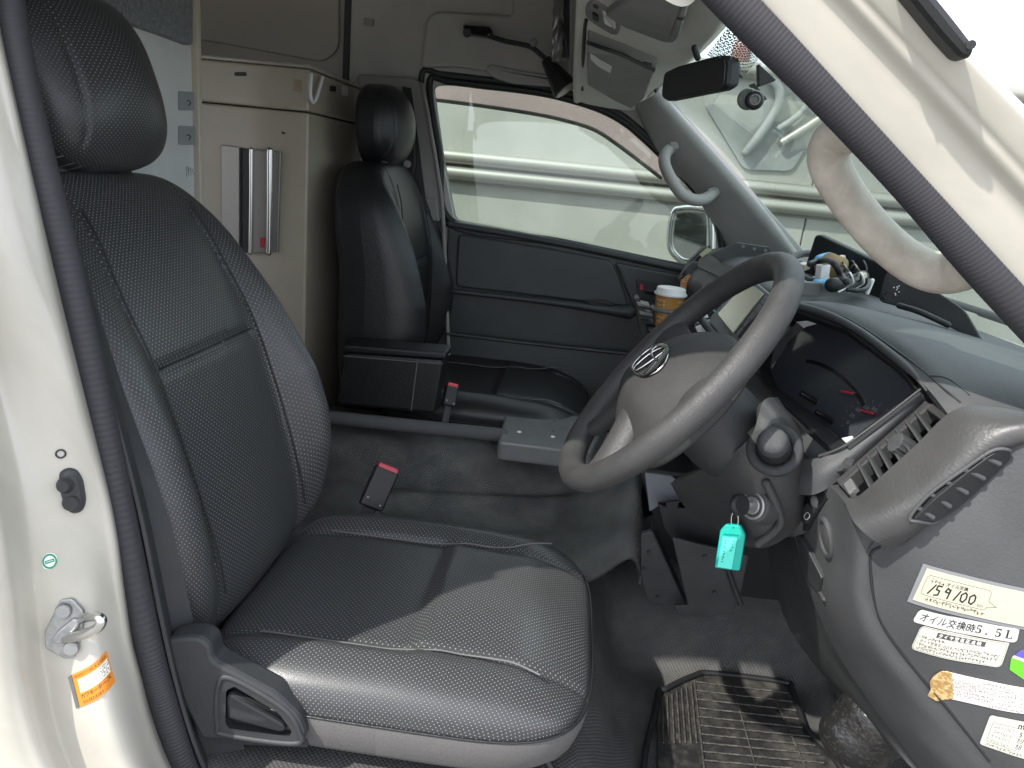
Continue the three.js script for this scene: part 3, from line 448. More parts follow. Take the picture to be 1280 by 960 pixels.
// ------------------------------------------------------------------ windscreen
const TOPW = [V(0.155, 1.352, -0.66), V(0.2, 1.378, -0.25), V(0.21, 1.398, 0.0), V(0.2, 1.398, 0.25), V(0.16, 1.36, 0.5), V(0.1, 1.262, 0.735)];
const BOTW = [V(0.6, 0.945, -0.655), V(0.82, 0.872, -0.35), V(0.9, 0.862, 0.0), V(0.86, 0.865, 0.3), V(0.74, 0.88, 0.55), V(0.56, 0.915, 0.735)];
{
  const w = thing('windscreen', 'sloping windscreen with a dotted corner shade and small sticker', 'windscreen');
  const gl = part('windscreen_glass', surf([BOTW, BOTW.map((p, i) => p.clone().lerp(TOPW[i], 0.5).add(V(0.03, 0.022, 0))), TOPW], 30, 20, 0.004), M.glass, w);
  const cv = document.createElement('canvas'); cv.width = 512; cv.height = 512; const g = cv.getContext('2d'); g.fillStyle = '#000'; g.fillRect(0, 0, 512, 512); g.fillStyle = '#fff';
  for (let j = 0; j < 23; j++) for (let i = 0; i < 23; i++) { g.beginPath(); g.arc(i * 23 + (j % 2) * 11.5, j * 23, 7.2, 0, 7); g.fill(); }
  const am = texture(new THREE.CanvasTexture(cv), false);
  const c4 = [[918, 12], [968, 70], [936, 86], [868, 66]].map(([a, b]) => hit(a, b, gl).p);
  part('dotted_shade', label([hit(923, 16, gl).p, hit(952, 70, gl).p, hit(927, 98, gl).p, hit(884, 68, gl).p], 0.0005, 6, 6), S({ color: C(0.02), alphaMap: am, transparent: true, roughness: 0.5 }), w);
  part('sticker', label([[936, 106], [943, 104], [959, 124], [951, 127]].map(([a, b]) => hit(a, b, gl).p), 0.0006), S({ color: C(0.1, 0.12, 0.09), roughness: 0.5 }), w);
  // cowl and wiper outside at the foot of the glass
  const cw = thing('wiper_cowl', 'black slatted cowl with wiper arm below the windscreen', 'cowl');
  part('cowl_panel', surf([BOTW.map((p) => p.clone().add(V(-0.02, -0.03, 0))), BOTW.map((p) => p.clone().add(V(0.05, -0.022, 0))), BOTW.map((p) => p.clone().add(V(0.12, -0.06, 0)))], 30, 8, 0.006), M.black, cw);
  for (let i = 0; i < 4; i++) part('cowl_rib', tube(BOTW.map((p) => p.clone().add(V(0.03 + i * 0.017, -0.013 - i * 0.004, 0))), 0.004, { rad: 6 }), i % 2 ? M.dark : M.black, cw);
  part('wiper_arm', tube([V(0.93, 0.87, 0.12), V(0.945, 0.89, -0.02), V(0.93, 0.895, -0.2), V(0.9, 0.9, -0.36)], 0.008, { rad: 8 }), M.dark, cw);
  part('wiper_blade', tube([V(0.935, 0.88, 0.2), V(0.94, 0.888, 0), V(0.93, 0.89, -0.25)], 0.006, { rad: 6 }), M.black, cw);
  part('wiper_pivot', cyl(V(0.92, 0.85, 0.13), V(0.93, 0.885, 0.13), 0.022, 0.016), M.dark, cw);
  part('nose_panel', box(0.96, 1.0, -0.5, 0.83, -0.8, 0.8), M.paint, cw);
}

// ------------------------------------------------------------------ near side of the body: door pillar, windscreen pillar, seals
const BODY = thing('van_body', 'cream painted van body framing the open driver doorway', 'van');
const Lp = table([[-60, -18], [45, 0], [330, 65], [640, 141], [802, 165], [900, 190], [960, 213], [1040, 260]]);
const bcols = [[4, 0.742], [-3, 0.754], [-7, 0.772], [-16, 0.783], [-45, 0.8], [-80, 0.812], [-110, 0.822], [-135, 0.85], [-150, 0.865], [-180, 0.872], [-260, 0.872]];
const bp = part('door_pillar', surf([-60, 20, 120, 330, 480, 640, 740, 802, 850, 900, 960, 1040].map((y, j) => bcols.map(([dx, z], i) => {
  const f = y > 700 ? sm(700, 960, y) : 0; let zz = z + (i > 2 && i < 7 ? 0.006 * Math.sin(y * 0.012 + i) : 0);
  if (i >= 4 && i <= 7) zz += f * 0.03 * (1 - (i - 4) / 4);
  return at(Lp(y) + dx * (1 + 0.12 * f), y, zz); })).reverse(), 60, 110, 0.004), M.paint, BODY);
const onB = (list) => list.map(([a, b]) => hit(a, b, bp).p);
{
  const sh = part('striker_plate', plate(onB([[58, 788], [76, 749], [92, 746], [108, 760], [105, 791], [94, 822], [82, 822], [60, 806]]), 0.006, { r: 0.003, bevel: 0.0015, off: 0.005 }), M.steel, BODY);
  const o = hit(90, 784, bp), N = o.n, q = (a, b, k) => hit(a, b, bp).p.addScaledVector(N, k);
  part('striker_loop', tube([[75, 798, -0.004], [82, 798, 0.006], [98, 795, 0.016], [113, 790, 0.022], [123, 784, 0.024], [127, 776, 0.024], [122, 771, 0.02], [112, 771, 0.012], [99, 775, -0.006]].map(([a, b, d]) => at(a, b, o.p.z + d)), 0.0055, { seg: 50, rad: 14 }), M.chrome, sh);
  part('striker_base', plate(onB([[68, 800], [72, 788], [96, 768], [104, 772], [101, 782], [80, 802]]), 0.006, { r: 0.006, bevel: 0.003, off: 0.009 }), M.steel, sh);
  for (const [a, b] of [[81, 762], [91, 808]]) { const p = hit(a, b, bp).p.addScaledVector(N, 0.005); const s = part('plate_screw', cyl(p, p.clone().addScaledVector(N, 0.0025), 0.0085, 0.0075), M.steel, sh); }
  const st = part('rubber_stop', plate(onB([[74, 590], [84, 584], [96, 586], [104, 598], [108, 625], [104, 638], [92, 643], [82, 636], [74, 612]]), 0.02, { r: 0.012, bevel: 0.006, off: 0.007 }), M.metalBlack, BODY);
  { const p = hit(84, 605, bp).p.addScaledVector(N, 0.006); part('switch_pin', cyl(p, p.clone().addScaledVector(N, 0.009), 0.009, 0.006), M.metalBlack, BODY); const k = hit(91, 627, bp).p.addScaledVector(N, 0.006); part('stop_screw', cyl(k, k.clone().addScaledVector(N, 0.0035), 0.009, 0.008), M.metalBlack, BODY); }
  part('plug_ring', place(new THREE.TorusGeometry(0.0045, 0.0009, 8, 24), hit(76, 567, bp).p.addScaledVector(hit(76, 567, bp).n, 0.001), hit(76, 567, bp).n), M.dark, BODY);
  { const cv = document.createElement('canvas'); cv.width = cv.height = 128; const g = cv.getContext('2d'); g.fillStyle = '#e4e6dc'; g.fillRect(0, 0, 128, 128); g.strokeStyle = '#17866c'; g.lineWidth = 16; g.beginPath(); g.ellipse(64, 64, 54, 52, 0, 0, 7); g.stroke(); g.fillStyle = '#17866c'; g.save(); g.translate(64, 64); g.rotate(-0.25); g.fillRect(-40, -13, 80, 26); g.fillStyle = '#e4e6dc'; g.fillRect(-30, -3, 60, 5); g.restore();
    const o2 = onB([[52, 703], [54, 695], [60, 691], [67, 691], [72, 695], [72, 702], [68, 709], [61, 712], [55, 710]]);
    part('round_sticker', plate(o2, 0.0008, { r: 0.004, bevel: 0.0002, off: 0.0012, uv01: true }), S({ map: texture(new THREE.CanvasTexture(cv), true), roughness: 0.4 }), BODY, 'round green sticker above the door striker'); }
}
part('door_seal', tube([[4, -60, 0.742], [15, 40, 0.742], [44, 180, 0.742], [82, 330, 0.742], [118, 490, 0.742], [150, 640, 0.742], [184, 802, 0.74], [205, 880, 0.738], [232, 960, 0.734], [273, 1040, 0.727]].map(([a, b, z]) => at(a, b, z)), 0.02, { seg: 1400, rad: 14, rf: (t) => { const k = (0.0155 + 0.003 * t) * (1 + 0.01 * Math.sin(t * 1100)); return [k, k]; } }), M.seal, BODY);
part('seal_lip', surf([[[18, -60], [24, -60]], [[28, 40], [34, 40]], [[60, 190], [66, 190]], [[96, 330], [104, 330]], [[134, 490], [146, 490]], [[172, 640], [186, 640]], [[205, 802], [219, 802]], [[228, 890], [240, 890]], [[252, 960], [266, 960]], [[290, 1040], [305, 1040]]].map((r) => [at(...r[0], 0.735), at((r[0][0] + r[1][0]) / 2, r[0][1], 0.73), at(...r[1], 0.7)]).reverse(), 8, 60, 0.006), M.dark, BODY);
part('inner_trim', surf([[[22, -60], [26, -60]], [[33, 60], [37, 60]], [[66, 210], [70, 210]], [[100, 330], [106, 330]], [[138, 480], [152, 480]], [[178, 640], [212, 650]], [[208, 802], [250, 806]], [[232, 890], [290, 900]], [[255, 960], [320, 965]]].map((r) => [at(...r[0], 0.71), at((r[0][0] * 2 + r[1][0]) / 3, r[0][1], 0.70), at(...r[1], 0.685)]).reverse(), 10, 60, 0.006), M.dark, BODY);
// windscreen pillar of the near side: columns across (px at py 0 and py 345, depth)
const acols = [[886, 1219, 0.735], [905, 1238, 0.752], [945, 1262, 0.768], [955, 1271, 0.775], [1000, 1316, 0.784], [1036, 1352, 0.79], [1062, 1384, 0.803], [1078, 1402, 0.806], [1094, 1422, 0.812], [1128, 1470, 0.82], [1140, 1486, 0.818], [1148, 1496, 0.8]];
part('front_pillar', surf([-160, 0, 172, 345, 520].map((y) => acols.map(([a, b, z]) => at(a + (b - a) * (y / 345), y, z))).reverse(), 44, 20, 0.004), M.paint, BODY);
part('pillar_seal', tube([[-160], [0], [115], [230], [345], [520]].map(([y]) => at(924 + (1246 - 924) * (y / 345) + 10 * Math.sin(Math.PI * clamp(y / 345)), y, 0.752)), 0.02, { seg: 1200, rad: 14, rf: (t) => { const k = 0.0226 * (1 + 0.005 * Math.sin(t * 900)); return [k, k]; } }), M.seal, BODY);
part('pillar_trim', surf([-160, 0, 172, 345, 520].map((y) => { const s = (y / 345), b = 10 * Math.sin(Math.PI * clamp(s)); return [at(893 + 334 * s + b, y, 0.735), at(886 + 334 * s + b, y, 0.70), at(900 + 334 * s + b, y - 10, 0.67)]; }).reverse(), 8, 20, 0.004), M.dark, BODY);
{ // roof rail over the doorway (just above the picture), sill, upper side
  const a = at(10, -60, 0.76), b = at(924 - 149, -160, 0.76);
  part('roof_rail', surf([[a, V(-0.56, 1.33, 0.765), V(-0.45, 1.36, 0.765), V(-0.2, 1.375, 0.765), V(-0.05, 1.375, 0.765), b], [a, V(-0.56, 1.33, 0.83), V(-0.45, 1.36, 0.83), V(-0.2, 1.375, 0.83), V(-0.05, 1.375, 0.83), b].map((p, i) => i % 5 ? p.clone().add(V(0, 0.004, 0)) : p.clone().add(V(0, 0.02, 0.06))), [V(-0.7, 1.8, 0.8), V(-0.56, 1.8, 0.8), V(-0.4, 1.8, 0.8), V(-0.2, 1.8, 0.8), V(-0.05, 1.8, 0.8), V(0.15, 1.8, 0.8)]], 30, 12, 0.01), M.paint, BODY);
  part('roof_skin', box(-3.25, 0.15, ROOF + 0.035, ROOF + 0.05, -0.86, 0.86), M.paint, BODY);
  part('brow_panel', surf([HF.map(([z, x, y]) => V(x + 0.03, y + 0.03, z)), HF.map(([z, x]) => V(0.15, ROOF + 0.04, z))], 20, 4, 0.01), M.paint, BODY);
  part('sill', box(-0.55, 0.75, -0.4, 0.1, 0.76, 0.82, 0.02), M.paint, BODY);
  part('outer_skin', [box(-3.25, -0.9, -0.5, ROOF, -0.87, -0.83), box(-0.9, 0.9, -0.5, 0.8, -0.87, -0.83)], M.paint, BODY);
}
{
  const a = thing('pillar_antenna', 'black antenna base fixed outside the near windscreen pillar', 'antenna');
  part('antenna_base', plate(px([[1128, -20], [1162, -20], [1196, 22], [1219, 52], [1222, 62], [1216, 72], [1204, 70], [1180, 44]], 0.845), 0.03, { r: 0.01, bevel: 0.007 }), M.black, a);
  part('base_screw', cyl(at(1214, 56, 0.845), at(1214, 56, 0.847), 0.0035), M.dark, a);
}
{
  const h = thing('grab_handle', 'large beige grab handle on the near windscreen pillar', 'grab handle');
  part('grip', tube([at(1105, 130, 0.70), at(1074, 158, 0.67), at(1046, 172, 0.645), at(1036, 192, 0.632), at(1042, 218, 0.625), at(1066, 256, 0.62), at(1098, 294, 0.62), at(1130, 322, 0.622), at(1160, 338, 0.63), at(1190, 340, 0.645), at(1220, 326, 0.67), at(1262, 298, 0.70)], 0.018, { seg: 140, rad: 20, rf: (t) => { const k = 0.0215 + 0.006 * Math.pow(Math.abs(2 * t - 1), 2); return [k * 0.88, k * 1.0]; } }), M.handle, h);
}

// ------------------------------------------------------------------ seats
function pillow(a, b, n, front, depth, map, { N = 110, p = 4, back = 0.5 } = {}) {
  const ring = (s) => Math.sign(s) * (1 - Math.pow(1 - Math.abs(s), 1.35)), out = [];
  for (const side of [1, -1]) {
    const pts = [], pos = [], uv = [], idx = [];
    for (let j = 0; j <= N; j++) for (let i = 0; i <= N; i++) {
      const s = ring(i / N * 2 - 1), t = ring(j / N * 2 - 1), r = Math.max(Math.abs(s), Math.abs(t)); let k = 1;
      if (r > 1e-9) { const c = Math.abs(s) / r, d = Math.abs(t) / r; k = 1 / Math.pow(c ** n + d ** n, 1 / n); }
      const w = a * s * k, h = b * t * k, edge = Math.pow(Math.max(0, 1 - Math.pow(r, p)), 1 / p);
      const f = front(w, h), mid = -depth * back, d = side > 0 ? mid + (f - mid) * edge : mid + (-depth - mid) * Math.pow(Math.max(0, 1 - Math.pow(r, 6)), 1 / 6);
      const q = map(w, h, d); pos.push(q.x, q.y, q.z); const L = Math.hypot(w, h) || 1, e = 1 + (f - d) / L * (side > 0 ? 1 : 0); uv.push(w * e, h * e);
    }
    for (let j = 0; j < N; j++) for (let i = 0; i < N; i++) { const A = j * (N + 1) + i, B = A + 1, D = A + N + 1, E2 = D + 1; idx.push(A, B, E2, A, E2, D); }
    const g = new THREE.BufferGeometry(); g.setAttribute('position', new THREE.Float32BufferAttribute(pos, 3)); g.setAttribute('uv', new THREE.Float32BufferAttribute(uv, 2)); g.setIndex(idx); g.computeVertexNormals(); out.push(g.toNonIndexed());
  }
  return mergeGeometries(out);
}
const backX = table([[0.3, -0.435], [0.42, -0.448], [0.5, -0.462], [0.6, -0.49], [0.7, -0.52], [0.8, -0.552], [0.9, -0.6], [0.97, -0.632], [1.03, -0.66], [1.1, -0.685], [1.2, -0.72], [1.3, -0.75]]);
const smoothBack = (y) => (backX(y - 0.03) + backX(y) + backX(y + 0.03) + backX(y - 0.015) + backX(y + 0.015)) / 5;
const bolster = table([[0.4, 0.03], [0.5, 0.05], [0.57, 0.075], [0.63, 0.085], [0.7, 0.082], [0.8, 0.05], [0.92, 0.018], [1.0, 0.004], [1.1, 0]]);
function makeSeat(label, zc, dy, lean, dxc, cover, group, seatMat, cdy = dy, hy = 1.165, hh = 0.118) {
  const t = thing('car_seat', label, 'seat', group);
  const bx = (y) => smoothBack(y) + (lean ? 0.035 + lean * Math.max(0, y - 0.45) : 0);
  const bmap = (yc) => (w, h, d) => { const y = yc + h, e = 0.01, tx = bx(y + e) - bx(y - e), L = Math.hypot(tx, 2 * e); d += lean ? -0.014 : 0.018; return V(bx(y) + d * (2 * e) / L, y + dy - d * tx / L, zc + w); };
  const seamG = (w, h) => 0.004 * (1 - sm(0.0, 0.005, Math.abs(Math.abs(w) - (0.152 - 0.02 * sm(0.1, 0.33, h)))));
  const bf = (w, h) => { const y = 0.725 + h, b = (bolster(y) + 0.016 * sm(1.08, 0.9, y)) * (w > 0 && !lean ? 0.42 : 1), aw = Math.abs(w); return b * sm(0.14, 0.205, aw) - 0.012 * sm(0, 0.14, aw) * (1 - sm(0.14, 0.2, aw)) * 0 - 0.006 * (1 - sm(0, 0.012, Math.abs(y - (0.802 - 0.01)))) * (1 - sm(0.13, 0.155, aw)) + 0.01 * (1 - sm(0, 0.15, aw)) * sm(0.25, -0.25, h) * 0.6 - seamG(w, h); };
  const B = bmap(0.725);
  const bk = part('backrest', pillow(0.248, 0.328, 4.2, bf, lean ? 0.165 : 0.13, B, { p: 3.4 }), seatMat, t);
  const seam = (pts) => part('seam', tube(pts, 0.0016, { seg: 60, rad: 6 }), M.stitch, bk);
  for (const s of [1, -1]) seam(Array.from({ length: 13 }, (_, i) => { const h = -0.25 + 0.52 * i / 12, w = s * (0.152 - 0.02 * sm(0.1, 0.33, h)); return B(w, h, bf(w, h) * 0.98 + 0.0035 - 0.012 * sm(0.22, 0.31, Math.abs(h))); }));
  seam(Array.from({ length: 9 }, (_, i) => { const w = -0.145 + 0.29 * i / 8; return B(w, 0.067, bf(w, 0.067) + 0.0005); }));
  const H = bmap(hy), hf = (w, h) => 0.016 * (1 - sm(0, 0.13, Math.hypot(w, h * 0.8))) - 0.005 * (1 - sm(0, 0.006, Math.abs(Math.abs(w) - 0.095)));
  const hr = part('headrest', pillow(0.135, hh, lean ? 2.5 : 3.1, hf, lean ? 0.115 : 0.14, (w, h, d) => H(w, h, d + (lean ? -0.006 : 0.045)), { p: 2.3, N: 80 }), seatMat, t);
  for (const s of [1, -1]) { const p = (h) => B(s * 0.07, h, -0.06); part('headrest_post', tube([p(0.3), p(0.33), p(0.36)], 0.007), M.alu, hr); part('post_collar', tube([p(0.318), p(0.325), p(0.332)], 0.014, { rad: 14 }), M.black, hr); }
  // cushion
  const step = (x) => sm(-0.175, -0.15, x), cx = -0.185 + dxc, top = 0.435 + cdy;
  const cf = (w, h) => { const x = -0.185 + h, aw = Math.abs(w), b = sm(0.15, 0.2, aw); return 0.026 * b * (1 - 0.35 * sm(0.0, 0.25, h)) + (1 - b) * (0.013 * step(x) - 0.004 - 0.006 * (1 - sm(0, 0.012, Math.abs(aw - 0.155)))) - 0.02 * sm(0.16, 0.29, h) - 0.004 * (1 - sm(0, 0.006, Math.abs(aw - 0.16))) * 0.5 + 0.004 * Math.sin(w * 21 + 1) * sm(0, 0.1, h); };
  const Cm = (w, h, d) => V(cx + h, top + d, zc + w);
  const cu = part('cushion', pillow(0.262, 0.283, 4.5, cf, 0.09, Cm, { p: 3.2, back: 0.62 }), seatMat, t);
  const cs = (pts) => part('seam', tube(pts, 0.0016, { seg: 60, rad: 6 }), M.seam, cu);
  for (const s of [1, -1]) cs(Array.from({ length: 12 }, (_, i) => { const h = -0.2 + 0.405 * i / 11, w = s * (0.158 + 0.045 * sm(0.1, 0.28, h)); return Cm(w, h, cf(w, h) + 0.001 - 0.02 * sm(0.22, 0.27, h) ** 2); }));
  // fabric skirt below the leather
  const ring = (k, y, e) => Array.from({ length: 73 }, (_, i) => { const a = i / 72 * Math.PI * 2, n = 4.5, c = Math.cos(a), s = Math.sin(a), r = 1 / Math.pow(Math.abs(c) ** n + Math.abs(s) ** n, 1 / n); return V(cx + 0.283 * k * s * r - e, y + cdy, zc + 0.262 * k * c * r); });
  part('seat_skirt', fromGrid([ring(0.95, 0.326, 0), ring(0.985, 0.338, 0), ring(1.004, 0.36, 0), ring(1.012, 0.376, 0), ring(1.008, 0.386, 0)], 72, 4, 0.004), cover, t);
  part('skirt_piping', tube(ring(1.009, 0.387, 0).slice(0, 72), 0.0018, { closed: true, seg: 216, rad: 8 }), M.skin, t);
  part('seat_base', box(cx - 0.24, cx + 0.22, 0.27 + dy * 0.5, 0.345 + cdy, zc - 0.2, zc + 0.2, 0.01), M.black, t);
  return { t, B, bf };
}
const DS = makeSeat('black perforated leather driver seat nearest the open door', 0.45, 0, 0, 0, M.skirt, 'front seats', M.leather);
{
  const t = DS.t, z = 0.728;
  const cov = part('recliner_cover', plate([[205, 800], [232, 796], [250, 797], [262, 806], [266, 826], [290, 838], [345, 868], [374, 896], [383, 918], [374, 934], [330, 934], [276, 926], [252, 926], [228, 880]].map(([a, b]) => at(a, b, z)), 0.035, { r: 0.008, bevel: 0.006, holes: [{ pts: px([[277, 860], [292, 852], [352, 888], [371, 914], [366, 926], [284, 915], [276, 905]], z), r: 0.006 }] }), M.dark, t);
  part('recess_back', plate(px([[268, 845], [385, 900], [385, 935], [268, 930]], z - 0.018), 0.006), M.dark, cov);
  part('recess_rim', tube(px([[273, 858], [290, 848], [354, 885], [374, 914], [368, 929], [282, 918], [272, 905]], z - 0.001), 0.004, { closed: true, seg: 80 }), M.dark, cov);
  part('recline_lever', plate(px([[281, 872], [287, 867], [354, 905], [357, 914], [350, 917], [284, 899]], z - 0.004), 0.014, { r: 0.005, bevel: 0.004 }), M.dark, cov);
  part('slide_lever', tube([at(588, 946, 0.66), at(630, 956, 0.665), at(662, 943, 0.66), at(672, 936, 0.65), at(690, 962, 0.66), at(700, 985, 0.66)], 0.0055), M.black, t);
}
makeSeat('dark leather passenger seat by the far door', -0.53, 0.045, 0.3, -0.01, M.vinyl, 'front seats', M.skin, 0.085, 1.138, 0.1);
function buckle(label, a, b, z, w, len, dir, facing) {
  const t = thing('belt_buckle', label, 'buckle', 'seat belt buckles');
  const Z = facing.clone().normalize(), Y = dir.clone().addScaledVector(Z, -dir.dot(Z)).normalize(), X = Y.clone().cross(Z), m = new THREE.Matrix4().makeBasis(X, Y, Z).setPosition(at(a, b, z));
  part('buckle_body', boxUV(new RoundedBoxGeometry(w, len, 0.024, 4, 0.005)).translate(0, -len / 2, 0).applyMatrix4(m), M.black, t);
  part('release_button', boxUV(new RoundedBoxGeometry(w * 0.86, 0.012, 0.019, 3, 0.003)).translate(0, 0.0015, 0.001).applyMatrix4(m), M.red, t);
  for (const s of [-1, 1]) { part('rivet', new THREE.SphereGeometry(0.0026, 10, 8).scale(1, 1, 0.5).translate(s * w * 0.3, -len * (s > 0 ? 0.86 : 0.78), 0.0125).applyMatrix4(m), M.alu, t); }
  part('buckle_strap', boxUV(new RoundedBoxGeometry(w * 0.55, 0.08, 0.006, 2, 0.002)).translate(0, -len - 0.03, 0).applyMatrix4(m), M.black, t);
}
buckle('black belt buckle with red button beside the driver cushion', 484, 586, 0.13, 0.05, 0.085, V(0.42, 1, -0.1), V(0.45, 0.35, 1));
buckle('belt buckle with red button behind the black armrest box', 565, 483, -0.22, 0.032, 0.05, V(0.25, 1, 0), V(0.5, 0.5, 1));
{
  const t = thing('armrest_box', 'black leather storage box between the two seats', 'box');
  const z = -0.19, f = px([[432, 441], [554, 450], [543, 518], [420, 505]], z), bk = (p) => p.clone().add(V(0, 0, -0.12));
  part('box_body', plate(f, 0.085, { r: 0.012, bevel: 0.008 }), M.vinyl, t);
  part('box_lid', plate(px([[430, 431], [558, 441], [557, 450], [429, 441]], z + 0.003), 0.09, { r: 0.008, bevel: 0.006 }), M.vinyl, t);
  part('seam', tube(px([[522, 450], [518, 480], [514, 513]], z + 0.001), 0.0015, { rad: 6 }), M.seam, t);
  part('seam', tube(px([[430, 445], [490, 450], [553, 455]], z + 0.001), 0.0015, { rad: 6 }), M.seam, t);
}
{
  const t = solo('padded_bar', tube(px([[380, 519], [424, 523], [520, 533], [590, 540], [628, 544]], -0.155), 0.0165, { rad: 20, seg: 40 }), M.foam, 'grey foam padded bar lying along the engine cover', 'bar');
}
{
  const t = thing('console_tray', 'grey plastic tray with screw heads on the engine cover', 'tray');
  const y = 0.5, q = [[634, 509], [720, 519], [760, 524], [740, 564], [705, 561], [622, 551]].map(([a, b]) => atY(a, b, y)), up = V(0, 1, 0);
  part('tray_body', plate(q, 0.048, { r: 0.014, bevel: 0.007, norm: up }), M.tray, t);
  for (const [a, b] of [[655, 517], [694, 522], [649, 540], [691, 546]]) { const p = atY(a, b, y); part('screw', cyl(p, p.clone().add(V(0, 0.002, 0)), 0.006, 0.0045, 16), M.paper, t); }
  for (const [a, b] of [[693, 527], [692, 539]]) { const p = atY(a, b, y); part('hole', cyl(p.clone().add(V(0, -0.001, 0)), p.clone().add(V(0, 0.0006, 0)), 0.0032, 0.0032, 12), M.black, t); }
}

// ------------------------------------------------------------------ dashboard
const D = thing('dashboard', 'grey dashboard with instrument hood, air vents and stickers on its end', 'dashboard');
const dashTop = surf([
  [[0.40, 0.93, -0.72], [0.42, 0.94, -0.72], [0.46, 0.95, -0.72], [0.53, 0.955, -0.72], [0.6, 0.94, -0.72]],
  [[0.335, 0.90, -0.62], [0.36, 0.935, -0.62], [0.42, 0.95, -0.62], [0.52, 0.955, -0.62], [0.66, 0.925, -0.62]],
  [[0.35, 0.90, -0.4], [0.38, 0.935, -0.4], [0.45, 0.95, -0.4], [0.58, 0.94, -0.4], [0.84, 0.87, -0.4]],
  [[0.38, 0.895, -0.15], [0.40, 0.925, -0.15], [0.47, 0.935, -0.15], [0.62, 0.925, -0.15], [0.9, 0.862, -0.15]],
  [[0.39, 0.89, 0.1], [0.41, 0.92, 0.1], [0.48, 0.93, 0.1], [0.64, 0.918, 0.1], [0.9, 0.862, 0.1]],
  [[0.36, 0.90, 0.21], [0.38, 0.922, 0.21], [0.46, 0.932, 0.21], [0.66, 0.915, 0.21], [0.9, 0.862, 0.21]],
  [[0.33, 0.915, 0.255], [0.355, 0.932, 0.255], [0.45, 0.94, 0.255], [0.66, 0.915, 0.255], [0.89, 0.862, 0.255]],
  [[0.36, 0.94, 0.32], [0.385, 0.95, 0.32], [0.46, 0.947, 0.32], [0.66, 0.915, 0.32], [0.88, 0.863, 0.32]],
  [[0.398, 0.936, 0.42], [0.425, 0.948, 0.42], [0.49, 0.946, 0.42], [0.66, 0.914, 0.42], [0.86, 0.865, 0.42]],
  [[0.417, 0.92, 0.56], [0.44, 0.936, 0.56], [0.5, 0.937, 0.56], [0.64, 0.912, 0.56], [0.78, 0.88, 0.56]],
  [[0.421, 0.904, 0.65], [0.446, 0.918, 0.65], [0.51, 0.924, 0.65], [0.62, 0.908, 0.65], [0.7, 0.885, 0.65]],
  [[0.43, 0.885, 0.70], [0.455, 0.9, 0.7], [0.51, 0.912, 0.7], [0.6, 0.9, 0.7], [0.66, 0.885, 0.7]],
  [[0.445, 0.87, 0.745], [0.47, 0.886, 0.745], [0.52, 0.9, 0.745], [0.58, 0.895, 0.745], [0.62, 0.885, 0.745]],
].map((r) => r.map((a) => V(...a))).reverse(), 40, 110, 0.014);
const dtop = part('dash_top', dashTop, M.dash, D);
part('hood_lip', tube(px([[927, 420, 0.205], [942, 402, 0.228], [962, 389, 0.258], [1000, 383, 0.32], [1060, 405, 0.42], [1130, 456, 0.58], [1158, 488, 0.645]]), 0.0055, { seg: 80, rf: (t) => lerp(0.0055, 0.0012, sm(0.8, 1, t)) }), M.dash, D);
part('top_groove', tube(pxq([[1000, 378], [1060, 398], [1130, 444], [1176, 482], [1200, 502]], dtop).map((p) => p.add(V(0, -0.001, 0))), 0.0018, { seg: 40, rad: 6 }), M.black, D);
part('top_groove', tube([[1146, 474], [1165, 470], [1186, 474], [1212, 494]].map(([a, b]) => hit(a, b, dtop).p), 0.0009, { seg: 40, rad: 6 }), M.black, D);
